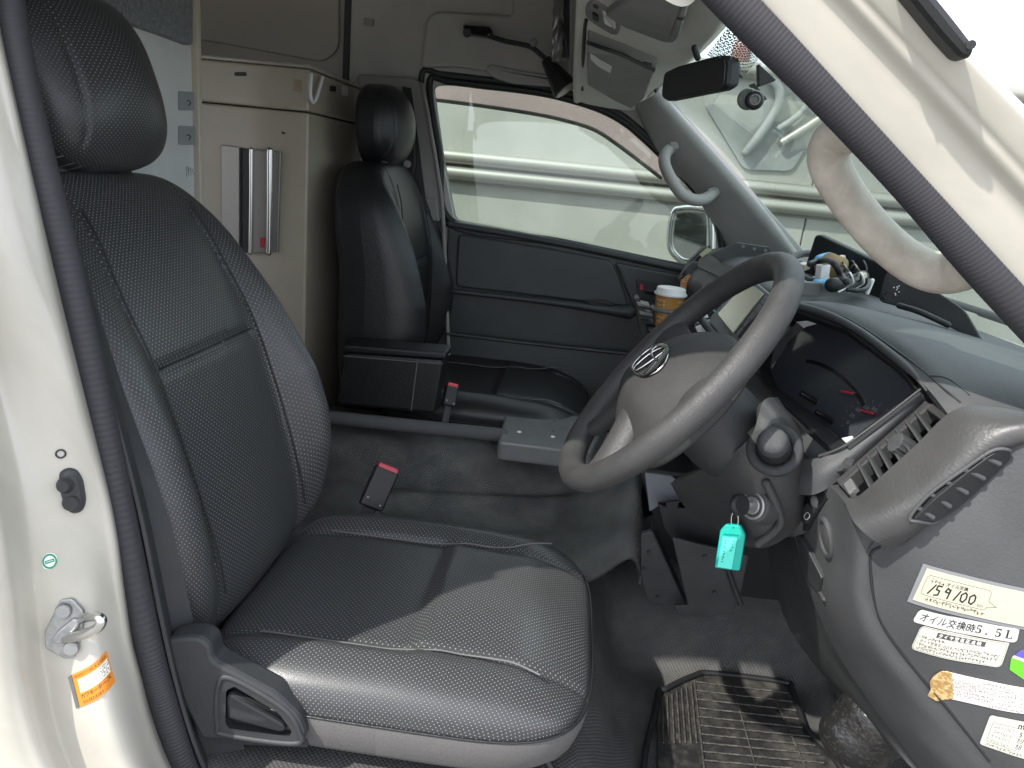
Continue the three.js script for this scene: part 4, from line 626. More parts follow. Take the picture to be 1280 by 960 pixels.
// instrument cluster: recess, dial face, bezel
{
  const rec = [at(931, 424, 0.215), at(963, 393, 0.262), at(1000, 388, 0.32), at(1060, 410, 0.42), at(1128, 460, 0.575), at(1152, 492, 0.63), at(1062, 562, 0.62), at(1040, 566, 0.58), at(960, 490, 0.30), at(936, 455, 0.22)];
  const inn = [at(968, 424, 0.27), at(990, 400, 0.3), at(1010, 398, 0.33), at(1060, 415, 0.43), at(1124, 462, 0.58), at(1146, 490, 0.63), at(1062, 556, 0.62), at(1050, 553, 0.59), at(972, 486, 0.31), at(962, 465, 0.27)].map((p) => EYE.clone().addScaledVector(p.clone().sub(EYE), 1.06));
  const cl = part('cluster_recess', fromGrid([rec.concat([rec[0]]), inn.concat([inn[0]])], 10, 1, 0.004), M.black, D);
  const cv = document.createElement('canvas'); cv.width = 1024; cv.height = 640; const g = cv.getContext('2d');
  g.fillStyle = '#3b3e44'; g.fillRect(0, 0, 1024, 640); g.strokeStyle = '#15181c'; g.lineWidth = 26; g.beginPath(); g.arc(480, 900, 620, -1.95, -1.0); g.stroke();
  g.strokeStyle = '#4d4d4a'; g.lineWidth = 4; g.beginPath(); g.arc(640, 470, 150, -2.9, -1.2); g.stroke(); g.strokeStyle = '#6c6c68';
  for (let i = 0; i < 9; i++) { const a = 2.6 + i * 0.3; g.beginPath(); g.moveTo(880 + Math.cos(a) * 150, 470 + Math.sin(a) * 150); g.lineTo(880 + Math.cos(a) * 172, 470 + Math.sin(a) * 172); g.stroke(); }
  g.fillStyle = '#8a8a85'; g.font = '34px sans-serif'; ['0', '20', '40', '60', '80'].forEach((s, i) => { const a = 2.75 + i * 0.45; g.fillText(s, 880 + Math.cos(a) * 120 - 16, 470 + Math.sin(a) * 120 + 10); }); g.fillText('E', 500, 540); g.fillText('F', 690, 350);
  const far = V(0.012, -0.005, 0), fc = plate(inn.map((p) => p.clone().add(far)), 0.004, { r: 0.006, bevel: 0.0005, uv01: true, uvDir: V(0.1, 0, 1) });
  const face = part('dial_face', fc, S({ map: texture(new THREE.CanvasTexture(cv), true), roughness: 0.22 }), cl);
  for (const [a, b, c, d] of [[1056, 491, 1070, 494], [1081, 515, 1096, 519]]) { const p = hit(a, b, face), q = hit(c, d, face); part('needle', tube([p.p.clone().addScaledVector(p.n, 0.006), p.p.clone().lerp(q.p, 0.5).addScaledVector(p.n, 0.006), q.p.clone().addScaledVector(p.n, 0.006)], 0.0018, { rad: 8 }), M.red, cl); }
  for (const [a, b] of [[1020, 503], [1040, 527]]) { const p = hit(a, b, face); part('reset_knob', cyl(p.p.clone().add(V(0.002, 0, 0)), p.p.clone().add(V(-0.024, 0.011, -0.005)), 0.0045, 0.0045), M.gloss, cl); }
  part('face_edge', tube(inn.map((p) => p.clone().add(V(-0.003, 0.001, 0))), 0.0022, { closed: true, seg: 120, rad: 6 }), M.dash, cl);
  part('white_tag', plate([[1052, 548], [1066, 545], [1068, 550], [1058, 554]].map(([a, b]) => at(a, b, 0.6)), 0.001, { r: 0.001, bevel: 0.0002 }), M.paper, cl);
  part('cluster_switch', plate(px([[952, 424], [976, 396], [981, 401], [958, 430]], 0.26).map((p) => p.add(V(-0.003, 0.002, 0))), 0.006, { r: 0.003 }), M.black, D);
  // trims framing the cluster
  part('cluster_fascia', surf([
    [at(1150, 488, 0.625), at(1154, 494, 0.626), at(1158, 501, 0.622)], [at(1102, 525, 0.618), at(1104, 538, 0.624), at(1104, 550, 0.62)], [at(1054, 560, 0.612), at(1050, 580, 0.622), at(1046, 602, 0.62)], [at(1024, 572, 0.6), at(1020, 594, 0.612), at(1018, 618, 0.61)], [at(1000, 574, 0.57), at(998, 596, 0.58), at(998, 618, 0.58)],
  ].map((r) => r.reverse()), 12, 30, 0.01), M.dash, D);
  part('fascia_edge', tube([at(1150, 487, 0.628), at(1102, 524, 0.622), at(1054, 558, 0.616), at(1024, 570, 0.602)], 0.0016, { rad: 8 }), M.dashSoft, D);
  part('cluster_left_trim', surf([[at(928, 428, 0.2), at(935, 454, 0.22), at(922, 462, 0.2)], [at(960, 490, 0.30), at(955, 500, 0.30), at(940, 495, 0.27)], [at(1038, 568, 0.58), at(1024, 572, 0.57), at(1005, 566, 0.53)], [at(1060, 572, 0.63), at(1052, 588, 0.63), at(1030, 590, 0.6)]], 8, 24, 0.008), M.dash, D);
}
// side vent block facing the driver
{
  const O = [at(1157, 500, 0.625), at(1194, 525, 0.7), at(1073, 634, 0.7), at(1044, 600, 0.63)], ip = (u, v, k = 0) => { const a = O[0].clone().lerp(O[1], u), b = O[3].clone().lerp(O[2], u); return a.lerp(b, v).add(V(k, -k * 0.35, k * -0.1)); };
  const bar = (u0, v0, u1, v1) => plate([ip(u0, v0), ip(u1, v0), ip(u1, v1), ip(u0, v1)], 0.02, { r: 0.001, bevel: 0.002 });
  const fr = part('vent_frame', [bar(0, 0, 0.2, 1), bar(0.2, -0.01, 1, 0.06), bar(0.2, 0.95, 1, 1.0)], M.dashSoft, D);
  part('vent_back', plate([ip(0.1, 0.0, 0.05), ip(0.95, 0, 0.05), ip(0.95, 1, 0.05), ip(0.1, 1, 0.05)], 0.004), M.black, fr);
  for (let i = 0; i < 7; i++) { const v = 0.14 + i * 0.105; part('louver', tube([ip(0.16, v, 0.004), ip(0.6, v + 0.035, 0.004), ip(1.0, v + 0.07, 0.004)], 0.003, { rad: 10, up: V(0.85, -0.53, 0), rf: () => [0.009, 0.0022] }), M.dash, fr); }
  for (let i = 0; i < 4; i++) { const v = 0.2 + i * 0.2; part('rear_louver', plate([ip(0.45, v, 0.036), ip(0.98, v, 0.036), ip(0.98, v + 0.09, 0.04), ip(0.45, v + 0.09, 0.04)], 0.004), M.dark, fr); }
  const kp = ip(0.55, 0.42, 0.004); part('vent_knob', [cyl(kp.clone().add(V(-0.012, 0.006, 0)), kp.clone().add(V(0.008, -0.003, 0)), 0.012, 0.012, 20), ...Array.from({ length: 14 }, (_, i) => { const a = i / 14 * 6.283, q = V(-0.002, 0.001, 0).add(V(0.4 * Math.cos(a), 0.9 * Math.cos(a), Math.sin(a)).multiplyScalar(0.0118)); return tube([kp.clone().add(q).add(V(-0.009, 0.0045, 0)), kp.clone().add(q), kp.clone().add(q).add(V(0.007, -0.003, 0))], 0.0012, { rad: 6 }); })], M.dash, fr);
  const w = ip(0.52, 0.965, -0.001); part('thumb_wheel', plate([ip(0.3, 0.88, -0.003), ip(0.62, 0.9, -0.003), ip(0.62, 0.985, -0.003), ip(0.3, 0.965, -0.003)], 0.008, { r: 0.002 }), M.grey, fr);
}
// the rounded roll between the two vents and the end panel
const roll = part('dash_roll', surf([
  [[1058, 632, 0.675], [1064, 642, 0.7], [1074, 656, 0.72], [1092, 668, 0.73], [1112, 676, 0.722]],
  [[1078, 628, 0.69], [1092, 636, 0.715], [1108, 646, 0.735], [1126, 654, 0.742], [1142, 654, 0.735]],
  [[1110, 599, 0.70], [1130, 612, 0.725], [1150, 622, 0.745], [1166, 626, 0.752], [1178, 622, 0.745]],
  [[1152, 562, 0.705], [1172, 574, 0.73], [1192, 583, 0.75], [1207, 587, 0.757], [1217, 584, 0.75]],
  [[1196, 522, 0.71], [1212, 535, 0.735], [1230, 546, 0.752], [1244, 554, 0.76], [1252, 554, 0.752]],
  [[1236, 519, 0.725], [1250, 527, 0.742], [1262, 535, 0.756], [1273, 541, 0.764], [1282, 544, 0.758]],
  [[1300, 531, 0.755], [1306, 534, 0.763], [1312, 537, 0.769], [1319, 540, 0.773], [1326, 542, 0.768]],
].map((r) => px(r)).map((r) => r.reverse()), 24, 60, 0.01), M.dashSoft, D);
const endp = part('end_panel', surf([
  [[1100, 668, 0.705], [1150, 652, 0.735], [1215, 588, 0.748], [1255, 553, 0.758], [1340, 520, 0.78]],
  [[1086, 688, 0.70], [1148, 680, 0.738], [1215, 650, 0.76], [1255, 630, 0.77], [1340, 610, 0.795]],
  [[1086, 720, 0.70], [1150, 722, 0.74], [1215, 718, 0.765], [1265, 714, 0.78], [1345, 706, 0.80]],
  [[1093, 766, 0.705], [1158, 772, 0.742], [1222, 776, 0.767], [1270, 778, 0.782], [1350, 780, 0.802]],
  [[1132, 822, 0.715], [1180, 826, 0.744], [1232, 830, 0.765], [1275, 832, 0.78], [1350, 836, 0.80]],
  [[1180, 880, 0.73], [1215, 882, 0.748], [1250, 884, 0.765], [1285, 886, 0.778], [1350, 890, 0.797]],
  [[1232, 946, 0.745], [1255, 948, 0.758], [1275, 950, 0.768], [1300, 952, 0.778], [1350, 956, 0.795]],
  [[1290, 1020, 0.755], [1305, 1020, 0.765], [1320, 1020, 0.772], [1335, 1020, 0.78], [1370, 1020, 0.793]],
].map((r) => px(r)).reverse(), 36, 60, 0.012), M.dash, D);
part('panel_groove', tube(pxq([[1100, 684], [1090, 690], [1088, 705], [1092, 745], [1106, 786], [1140, 832], [1182, 882], [1236, 950]], endp), 0.0017, { seg: 80, rad: 8 }), M.black, D);
{ // defroster slot on the end
  const o = [[1138, 645], [1163, 618], [1208, 583], [1238, 562], [1256, 559], [1261, 569], [1231, 596], [1196, 625], [1168, 648], [1146, 649]];
  const hp2 = o.map(([a, b]) => hit(a, b, roll, endp)), fr = part('demist_outlet', plate(hp2.map((h) => h.p), 0.01, { r: 0.006, bevel: 0.001, off: 0.006 }), M.black, D);
  part('outlet_rim', tube(hp2.map((h) => h.p.clone().addScaledVector(h.n, 0.004)), 0.002, { closed: true, seg: 90, rad: 8 }), M.dash, fr);
  for (const [a, b, c, d] of [[1150, 636, 1165, 646], [1166, 619, 1186, 632], [1186, 604, 1207, 615], [1207, 588, 1228, 597], [1228, 572, 1248, 579]]) { const p = hit(a, b, fr), q = hit(c, d, fr); part('slat', tube([p.p.addScaledVector(p.n, 0.001), p.p.clone().lerp(q.p, 0.5).addScaledVector(p.n, 0.001), q.p.addScaledVector(q.n, 0.001)], 0.0028, { rad: 8 }), M.dash, fr); }
}
// lower panel towards the driver's knee
const knee = part('knee_panel', surf([
  [[985, 585, 0.50], [1010, 596, 0.56], [1040, 610, 0.63], [1066, 640, 0.69], [1104, 672, 0.71]],
  [[990, 640, 0.50], [1012, 650, 0.56], [1040, 660, 0.63], [1068, 672, 0.69], [1094, 684, 0.70]],
  [[998, 690, 0.51], [1020, 696, 0.56], [1042, 700, 0.63], [1066, 704, 0.685], [1088, 704, 0.70]],
  [[1014, 745, 0.52], [1026, 746, 0.57], [1044, 746, 0.635], [1066, 746, 0.685], [1092, 746, 0.70]],
  [[1036, 796, 0.53], [1046, 796, 0.58], [1060, 794, 0.64], [1080, 790, 0.69], [1108, 788, 0.708]],
  [[1062, 840, 0.55], [1074, 840, 0.6], [1090, 838, 0.65], [1112, 836, 0.70], [1142, 834, 0.715]],
  [[1092, 884, 0.57], [1106, 886, 0.62], [1126, 886, 0.67], [1152, 886, 0.71], [1184, 884, 0.728]],
  [[1130, 935, 0.6], [1148, 940, 0.65], [1170, 944, 0.7], [1204, 948, 0.73], [1238, 952, 0.745]],
  [[1170, 990, 0.62], [1195, 1000, 0.68], [1220, 1006, 0.72], [1256, 1012, 0.745], [1292, 1022, 0.755]],
].map((r) => px(r)).reverse(), 30, 50, 0.012), M.dash, D);
part('knee_lower', surf([
  [[985, 585, 0.50], [990, 585, 0.40], [960, 600, 0.3]], [[998, 690, 0.51], [985, 690, 0.42], [960, 690, 0.32]], [[1036, 796, 0.53], [1010, 780, 0.45], [980, 770, 0.36]], [[1092, 884, 0.57], [1050, 850, 0.5], [1010, 820, 0.4]], [[1170, 990, 0.62], [1120, 940, 0.58], [1070, 890, 0.45]],
].map((r) => px(r)), 10, 30, 0.008), M.metalBlack, D);
{ // switches beside the column
  const sp = part('switch_panel', plate(pxq([[1000, 600], [1012, 592], [1036, 622], [1012, 664], [1000, 656]], knee), 0.008, { r: 0.004, off: 0.006 }), M.black, D);
  part('mirror_switch', plate(pxq([[1003, 640], [1012, 628], [1021, 634], [1021, 641], [1012, 655], [1005, 652]], sp), 0.008, { r: 0.004, bevel: 0.002, off: 0.005 }), M.metalBlack, sp);
  part('switch_knob', place(new THREE.SphereGeometry(0.009, 20, 12).scale(1, 1, 0.6), hit(1019, 627, sp).p, hit(1019, 627, sp).n), M.grey, sp);
  part('switch_icon', tube(pxq([[1007, 645], [1011, 640], [1014, 644], [1010, 649]], sp).map((p) => p.add(V(-0.004, 0.002, 0.0065))), 0.0007, { closed: true, rad: 5 }), M.paper, sp);
  part('switch_icon', tube(pxq([[1014, 612], [1018, 614], [1022, 612]], sp).map((p) => p.add(V(-0.0006, 0.0004, 0.0012))), 0.0007, { rad: 5 }), M.paper, sp);
  const h = hit(1034, 672, knee); part('blank_socket', [place(new THREE.TorusGeometry(0.021, 0.004, 10, 40).scale(0.8, 1.2, 1), h.p.clone().addScaledVector(h.n, 0.001), h.n), place(new THREE.SphereGeometry(0.019, 24, 12).scale(0.8, 1.2, 0.25), h.p.clone().addScaledVector(h.n, 0.0), h.n)], M.dash, D);
  part('coin_slot', plate(pxq([[996, 672], [1004, 668], [1030, 722], [1026, 742], [1010, 720]], knee), 0.008, { r: 0.004, off: 0.004 }), M.metalBlack, D);
  part('slot_edge', tube(pxq([[994, 668], [1008, 700], [1016, 722], [1030, 748]], knee).map((p) => p.add(V(0, 0, 0.002))), 0.004, { rad: 8 }), M.dashSoft, D);
}
{ // scuffed black footwell cap at the bottom right
  const t = thing('footwell_cap', 'scuffed glossy black plastic cap in the footwell corner', 'cover');
  const c0 = at(1092, 905, 0.5), g0 = new THREE.SphereGeometry(0.1, 48, 32); g0.scale(0.62, 0.85, 0.5); const p = g0.attributes.position; for (let i = 0; i < p.count; i++) { const x = p.getX(i), y = p.getY(i), z = p.getZ(i), k = 1 + 0.07 * Math.sin(x * 60 + y * 45) * Math.cos(z * 50) + 0.05 * Math.sin(y * 90); p.setXYZ(i, x * k, y * k, z * k); } g0.computeVertexNormals();
  part('cap_shell', g0.rotateZ(-0.55).translate(c0.x, c0.y, c0.z), S({ map: tint(512, N4.map((v) => sm(0.5, 0.85, v)), [0.014, 0.014, 0.014], [0.04, 0.037, 0.034], 0.3), bumpMap: cloudy, bumpScale: 0.006, roughness: 0.25 }), t);
}
// centre stack and passenger side of the dash
part('centre_stack', surf([
  [V(0.385, 0.905, -0.2), V(0.395, 0.9, 0.0), V(0.395, 0.895, 0.2)], [V(0.345, 0.82, -0.2), V(0.35, 0.81, 0.0), V(0.34, 0.8, 0.2)], [V(0.30, 0.68, -0.2), V(0.30, 0.67, 0), V(0.29, 0.66, 0.2)], [V(0.32, 0.5, -0.2), V(0.32, 0.5, 0), V(0.32, 0.5, 0.2)]].reverse(), 10, 20, 0.02), M.metalBlack, D);
part('lower_face', surf([
  [V(0.44, 0.9, -0.77), V(0.345, 0.905, -0.64), V(0.36, 0.905, -0.4), V(0.39, 0.905, -0.18)], [V(0.42, 0.84, -0.77), V(0.315, 0.84, -0.64), V(0.33, 0.84, -0.4), V(0.36, 0.84, -0.18)], [V(0.45, 0.7, -0.77), V(0.36, 0.7, -0.64), V(0.36, 0.7, -0.4), V(0.35, 0.7, -0.18)], [V(0.5, 0.45, -0.77), V(0.45, 0.45, -0.64), V(0.42, 0.45, -0.4), V(0.4, 0.45, -0.18)]].reverse(), 20, 24, 0.02), M.dash, D);
{
  const z = -0.6, lid = part('glove_lid', plate(px([[855, 338], [866, 326], [893, 333], [908, 348], [884, 372], [862, 366]], z + 0.03), 0.02, { r: 0.008, bevel: 0.004 }), M.dash, D);
  part('side_grille', plate(px([[848, 350], [862, 326], [880, 309], [886, 309], [866, 330], [853, 354]], z - 0.02), 0.03, { r: 0.004 }), M.dash, D);
  for (let i = 0; i < 9; i++) { const u = i / 8, a = lerp(850, 883, u), b = lerp(348, 310, Math.pow(u, 0.85)); part('grille_fin', plate(px([[a, b], [a + 4, b - 3.4], [a + 5.4, b - 1.8], [a + 1.4, b + 1.6]], z + 0.004), 0.012, { r: 0.001 }), M.black, D); }
  part('pale_sticker', plate(px([[874, 318], [885, 309], [890, 313], [878, 322]], -0.57), 0.001, { r: 0.001, bevel: 0.0003 }), S({ color: C(0.36, 0.36, 0.22), roughness: 0.6 }), D);
  part('tan_sticker', plate(px([[851, 350], [862, 342], [867, 350], [856, 363], [850, 358]], -0.545), 0.001, { r: 0.002, bevel: 0.0003 }), S({ map: tint(256, N1.map((v) => sm(0.4, 0.6, v)), [0.42, 0.2, 0.07], [0.6, 0.42, 0.28], 0.05), roughness: 0.6 }), D);
  part('mount_plate', plate(px([[921, 303], [962, 309], [966, 318], [905, 330], [888, 318]], -0.42), 0.012, { r: 0.004 }), M.metalBlack, D);
  for (const [a, b] of [[929, 308], [943, 311], [957, 313]]) part('plate_hole', cyl(at(a, b, -0.4195), at(a, b, -0.4185), 0.004, 0.004, 12), M.grey, D);
}
// ------------------------------------------------------------------ writing: stickers on the end panel
const GLY = { o: '1 3 9 3|6 1 6 9 5 8.6|6 3.4 1 8', i: '8 1 4.6 4.6 1.4 6|5.4 4 5.4 9.4', ru: '3.2 2 3 6 1 9|6 1 6 8.6 9.4 5.6', kou: '5 .6 5 2|1 2.2 9 2.2|3.4 3.2 1.4 5|6.6 3.2 8.8 5|3 5 8.8 9.4|7 4.6 5 7.6 1 9.4', kan: '.6 3 3.6 3|2.2 1 2.2 9 1.4 8.4|.6 6.4 3.6 5.4|5.6 .8 4.4 2.6|5.4 1.4 7.6 1.4 6.8 2.8|4.6 2.9 9 2.9 9 5.4 4.6 5.4 4.6 2.9|6 3 6 5.2|7.4 3 7.4 5.2|4 6.6 9.6 6.6|6.8 5.6 6.2 7.6 3.8 9.4|7 6.8 9.6 9.4', ji: '.8 2 3.6 2 3.6 8.4 .8 8.4 .8 2|.8 5 3.6 5|4.6 2.4 9 2.4|6.8 .8 6.8 4.2|4.2 4.2 9.6 4.2|4.4 6 9.6 6|8 4.8 8 9.4 7 9|5.2 7 6 8.2', ta: '4.4 1 1.2 5|4 2.4 8.8 2.4 6.6 7 2 9.6|3.4 5 7 7', ya: '1 4.4 9 3 7 6.2|3.6 1.6 5.8 9.4', ku: '5 .6 5 1.8|1 3.6 1 2 9 2 9 3.6|3.8 2.6 2 5|6.2 2.6 6.4 4.4 8.6 4.4|2.4 6 7.6 6|5 6 5 9.2|1 9.2 9 9.2', ki: '3.4 .8 1 4|3 2 9 2|3 3.8 8 3.8|1.4 5.6 7.6 5.6 8 9 9.4 8.4|2 6.6 6 9.4|6 6.4 1.6 9.4', atsu: '1.4 1.4 9 1.4|2.2 1.4 2 6 .8 9.4|5.8 3 5.8 8.8|3.4 5.6 8.6 5.6|2.6 9 9.4 9', ten: '5 .8 5 3.8|5 2.2 8.6 2.2|2.4 3.8 7.8 3.8 7.8 6.4 2.4 6.4 2.4 3.8|1.6 7.6 .8 9.4|3.8 7.6 4.2 9.2|6 7.6 6.6 9.2|8.2 7.6 9.4 9.4', ken: '.6 3 4 3|2.4 .8 2.4 9.4|2.2 4 .6 7|6.8 .8 4.4 3.4|6.8 .8 9.4 3.4|5.6 3.4 8 3.4|5 4.6 8.8 4.6 8.8 6.6 5 6.6 5 4.6|6.9 3.4 6.9 7 4.4 9.4|7 7 9.4 9.4', wa: '1.4 4.4 1.4 2 8.8 2 7.4 6 3.6 9.4', mo: '2 2 8.4 2|1 5 9 5|4.6 2 4.6 8.6 9 8.6', bar: '1 5 9 5', su: '1.6 2 8 2 5.4 6 1 9.2|5.6 5.6 9.2 9.2', ka: '1.4 3.4 8.6 3.4 8 9 6.6 8.4|4.6 1 4.2 5 1 9.4', ki2: '5 1 5 9' };
function glyph(g, k, x, y, s, w) { g.lineWidth = w; g.lineCap = 'round'; g.lineJoin = 'round'; for (const st of GLY[k].split('|')) { const v = st.split(' ').map(Number); g.beginPath(); for (let i = 0; i < v.length; i += 2) (i ? g.lineTo : g.moveTo).call(g, x + v[i] * s / 10, y + v[i + 1] * s / 10); g.stroke(); } }
const word = (g, list, x, y, s, w, gap = 1.05) => list.split(' ').forEach((k, i) => GLY[k] ? glyph(g, k, x + i * s * gap, y, s, w) : (g.font = 'bold ' + Math.round(s * 1.25) + 'px serif', g.fillText(k, x + i * s * gap, y + s * 0.95)));
let ls = 3; const lr = () => { ls = (ls * 1664525 + 1013904223) >>> 0; return ls / 4294967296; };
function fine(g, x, y, w, s) { for (let a = x; a < x + w; a += s * 1.1) for (let k = 0; k < 4; k++) { g.lineWidth = s * 0.16; g.beginPath(); const b = lr() > 0.5; const u = a + lr() * s * 0.8, v = y + lr() * s * 0.8; g.moveTo(u, v); g.lineTo(u + (b ? s * 0.5 : s * 0.12), v + (b ? s * 0.05 : s * 0.5)); g.stroke(); } }   // print too small to read
function sheet(w, h, draw, bg = '#c9c7ba', round = 0) { const cv = document.createElement('canvas'); cv.width = w; cv.height = h; const g = cv.getContext('2d'); g.fillStyle = bg; g.fillRect(0, 0, w, h); g.strokeStyle = g.fillStyle = '#222'; draw(g, w, h); const m = S({ map: texture(new THREE.CanvasTexture(cv), true), roughness: 0.5 });
  if (round) { const ca = document.createElement('canvas'); ca.width = w / 2; ca.height = h / 2; const a = ca.getContext('2d'); a.fillStyle = '#000'; a.fillRect(0, 0, w, h); a.fillStyle = '#fff'; a.beginPath(); a.roundRect(1, 1, w / 2 - 2, h / 2 - 2, round / 2); a.fill(); m.alphaMap = texture(new THREE.CanvasTexture(ca), false); m.transparent = true; }
  return m; }
const rr = (g, x, y, w, h, r) => { g.beginPath(); g.roundRect(x, y, w, h, r); };
const G4 = '#5b5f61';
function stick(c4, mat, lab, par = D) { return part('sticker', label(c4.map(([a, b]) => hit(a, b, endp).p), 0.0007, 14, 6, endp), mat, par, lab); }
// oil change card in a grey sleeve; the picture of a figure at its end is left out
const sleeve = stick([[1154, 704], [1296, 738], [1284, 787], [1134, 751]], S({ color: C(0.2, 0.21, 0.22), roughness: 0.3 }), 'grey clear sleeve around the cream oil change card');
part('sticker', label([[1159, 709], [1292, 741], [1281, 782], [1141, 748]].map(([a, b]) => hit(a, b, endp).p), 0.0006, 14, 6, endp, 0.0012), sheet(1024, 320, (g) => {
  g.fillStyle = '#b9b4a0'; g.fillRect(0, 0, 1024, 320); g.lineWidth = 4; rr(g, 40, 50, 620, 190, 34); g.stroke(); g.fillStyle = '#b9b4a0'; g.fillRect(650, 150, 20, 50); g.beginPath(); g.moveTo(660, 150); g.lineTo(740, 190); g.lineTo(660, 205); g.stroke();
  fine(g, 84, 72, 140, 34); word(g, 'o i ru kou kan', 240, 70, 40, 5); g.fillStyle = '#151515';
  g.strokeStyle = '#151515'; g.lineWidth = 15; g.lineCap = 'round'; const st = [[90, [8, 0, 2, 10]], [150, [8, 0, 3, 0, 2.4, 4, 7, 4.6, 6.6, 9, 2, 10]], [240, [8, 2, 4, 0, 2, 4, 7, 4.4, 8, 1, 7, 10]], [330, [8, 0, 3, 10]], [400, [5, 0, 1, 3, 1.6, 8.6, 5, 10, 8, 6, 7.6, 1.6, 5, 0]], [480, [5, 0, 1, 3, 1.6, 8.6, 5, 10, 8, 6, 7.6, 1.6, 5, 0]]];
  for (const [x, p] of st) { g.beginPath(); for (let i = 0; i < p.length; i += 2) (i ? g.lineTo : g.moveTo).call(g, x + p[i] * 7.4, 122 + p[i + 1] * 9.4); g.stroke(); }
  g.font = '40px sans-serif'; g.fillText('km', 570, 222); g.strokeStyle = '#333'; fine(g, 100, 254, 540, 34);
}), sleeve, 'cream oil change card reading 159100 km');
stick([[1150, 760], [1275, 785], [1271, 803], [1140, 776]], sheet(1024, 140, (g) => { word(g, 'o i ru kou kan ji 5 . 5 L', 50, 22, 90, 9, 1.05); }, '#c2c2be', 40), 'white strip with large lettering ending in 5.5L');
stick([[1152, 780], [1262, 803], [1251, 834], [1138, 810]], sheet(1024, 320, (g) => { g.lineWidth = 4; rr(g, 14, 14, 996, 292, 40); g.stroke(); g.fillStyle = '#4a4a4a'; g.fillRect(220, 34, 560, 62); g.strokeStyle = '#f4f2ea'; word(g, 'ta i ya ku ki atsu ten ken', 242, 40, 50, 6, 1.26); g.strokeStyle = '#333'; g.fillStyle = '#333'; g.beginPath(); g.arc(40, 130, 6, 0, 7); g.arc(40, 210, 6, 0, 7); g.fill(); fine(g, 60, 112, 240, 36); word(g, 'ta i ya ku ki atsu', 60, 158, 38, 4, 1.15); fine(g, 340, 160, 600, 34); fine(g, 60, 206, 880, 34); fine(g, 60, 254, 760, 34); }, '#c9c7ba', 56), 'white rounded sticker about tyre pressure with dark heading');
stick([[1182, 838], [1300, 862], [1296, 893], [1186, 872]], sheet(1024, 300, (g) => { g.strokeStyle = '#555'; fine(g, 420, 20, 300, 32); g.lineWidth = 3; for (const y of [62, 112, 160]) { g.beginPath(); g.moveTo(20, y); g.lineTo(1024, y); g.stroke(); } g.beginPath(); g.moveTo(170, 62); g.lineTo(170, 160); g.moveTo(560, 62); g.lineTo(560, 160); g.moveTo(800, 62); g.lineTo(800, 160); g.stroke(); for (const y of [70, 120, 172, 216]) { fine(g, 60, y, 90, 30); fine(g, 190, y, 350, 30); fine(g, 590, y, 180, 30); fine(g, 830, y, 170, 30); } fine(g, 480, 262, 480, 30); }, '#d6cfca'), 'pinkish white service sheet with ruled lines and a torn end');
{ const torn = [[1178, 837], [1190, 839], [1192, 872], [1172, 874], [1160, 868], [1164, 860], [1163, 850], [1168, 843]].map(([a, b]) => hit(a, b, endp, knee).p);
  part('torn_tape', plate(torn, 0.0015, { r: 0.002, bevel: 0.0004, off: 0.0026 }), S({ map: tint(256, N1.map((v) => sm(0.35, 0.65, v)), [0.42, 0.25, 0.08], [0.68, 0.5, 0.24], 0.03), bumpMap: grainBump, bumpScale: 0.001, roughness: 0.6 }), D, 'brown torn tape at the end of the service sheet'); }
stick([[1238, 892], [1310, 906], [1298, 952], [1224, 929]], sheet(640, 400, (g) => { g.lineWidth = 4; rr(g, 60, 80, 330, 250, 24); g.stroke(); g.font = 'bold 84px sans-serif'; g.fillText('mo', 330, 84); g.strokeStyle = '#777'; for (const y of [106, 166, 226, 286]) fine(g, 90, y, 220, 34); g.strokeStyle = '#333'; fine(g, 60, 350, 560, 34); g.font = 'italic 74px sans-serif'; g.fillText('5', 360, 170); g.fillText('19', 350, 240); g.fillText('18', 350, 310); }, '#c9c7ba', 36), 'white service card in the bottom corner with handwritten numbers');
{ const hx = [[1264, 822], [1276, 812], [1296, 812], [1296, 846], [1282, 850], [1262, 836]].map(([a, b]) => hit(a, b, endp).p);
  part('sticker', plate(hx, 0.001, { r: 0.002, bevel: 0.0002, off: 0.0014, uv01: true }), sheet(256, 256, (g) => { g.fillStyle = '#5c53a8'; g.fillRect(0, 0, 256, 100); g.fillStyle = '#e8e8e2'; g.fillRect(0, 96, 256, 22); g.fillStyle = '#63cf2c'; g.fillRect(0, 118, 256, 140); }), D, 'green and violet hexagonal sticker at the right edge'); }
// orange service label on the door pillar
{
  const m = sheet(512, 420, (g) => { g.fillStyle = '#d98324'; g.fillRect(0, 0, 512, 420); g.fillStyle = '#e9e4d6'; g.fillRect(60, 84, 440, 170); g.strokeStyle = g.fillStyle = '#4a3222'; g.font = 'bold 46px sans-serif'; g.fillText('INSPECT CHECK CARD', 14, 58, 480); for (const y of [98, 136, 176, 216]) fine(g, 76, y, 400, 30); word(g, 'ka wa mo bar ta bar su', 50, 272, 60, 9, 1.06); g.font = 'bold 54px sans-serif'; g.fillText('52(282)8281', 60, 398, 430); });
  part('service_label', label([[90, 843], [133, 813], [144, 851], [100, 883]].map(([a, b]) => hit(a, b, bp).p), 0.0007, 8, 6, bp), m, BODY, 'orange service label below the door striker');
  part('label_edge', label([[86, 846], [90, 843], [100, 883], [96, 885]].map(([a, b]) => hit(a, b, bp).p), 0.0007, 3, 6, bp), M.grey, BODY);
}

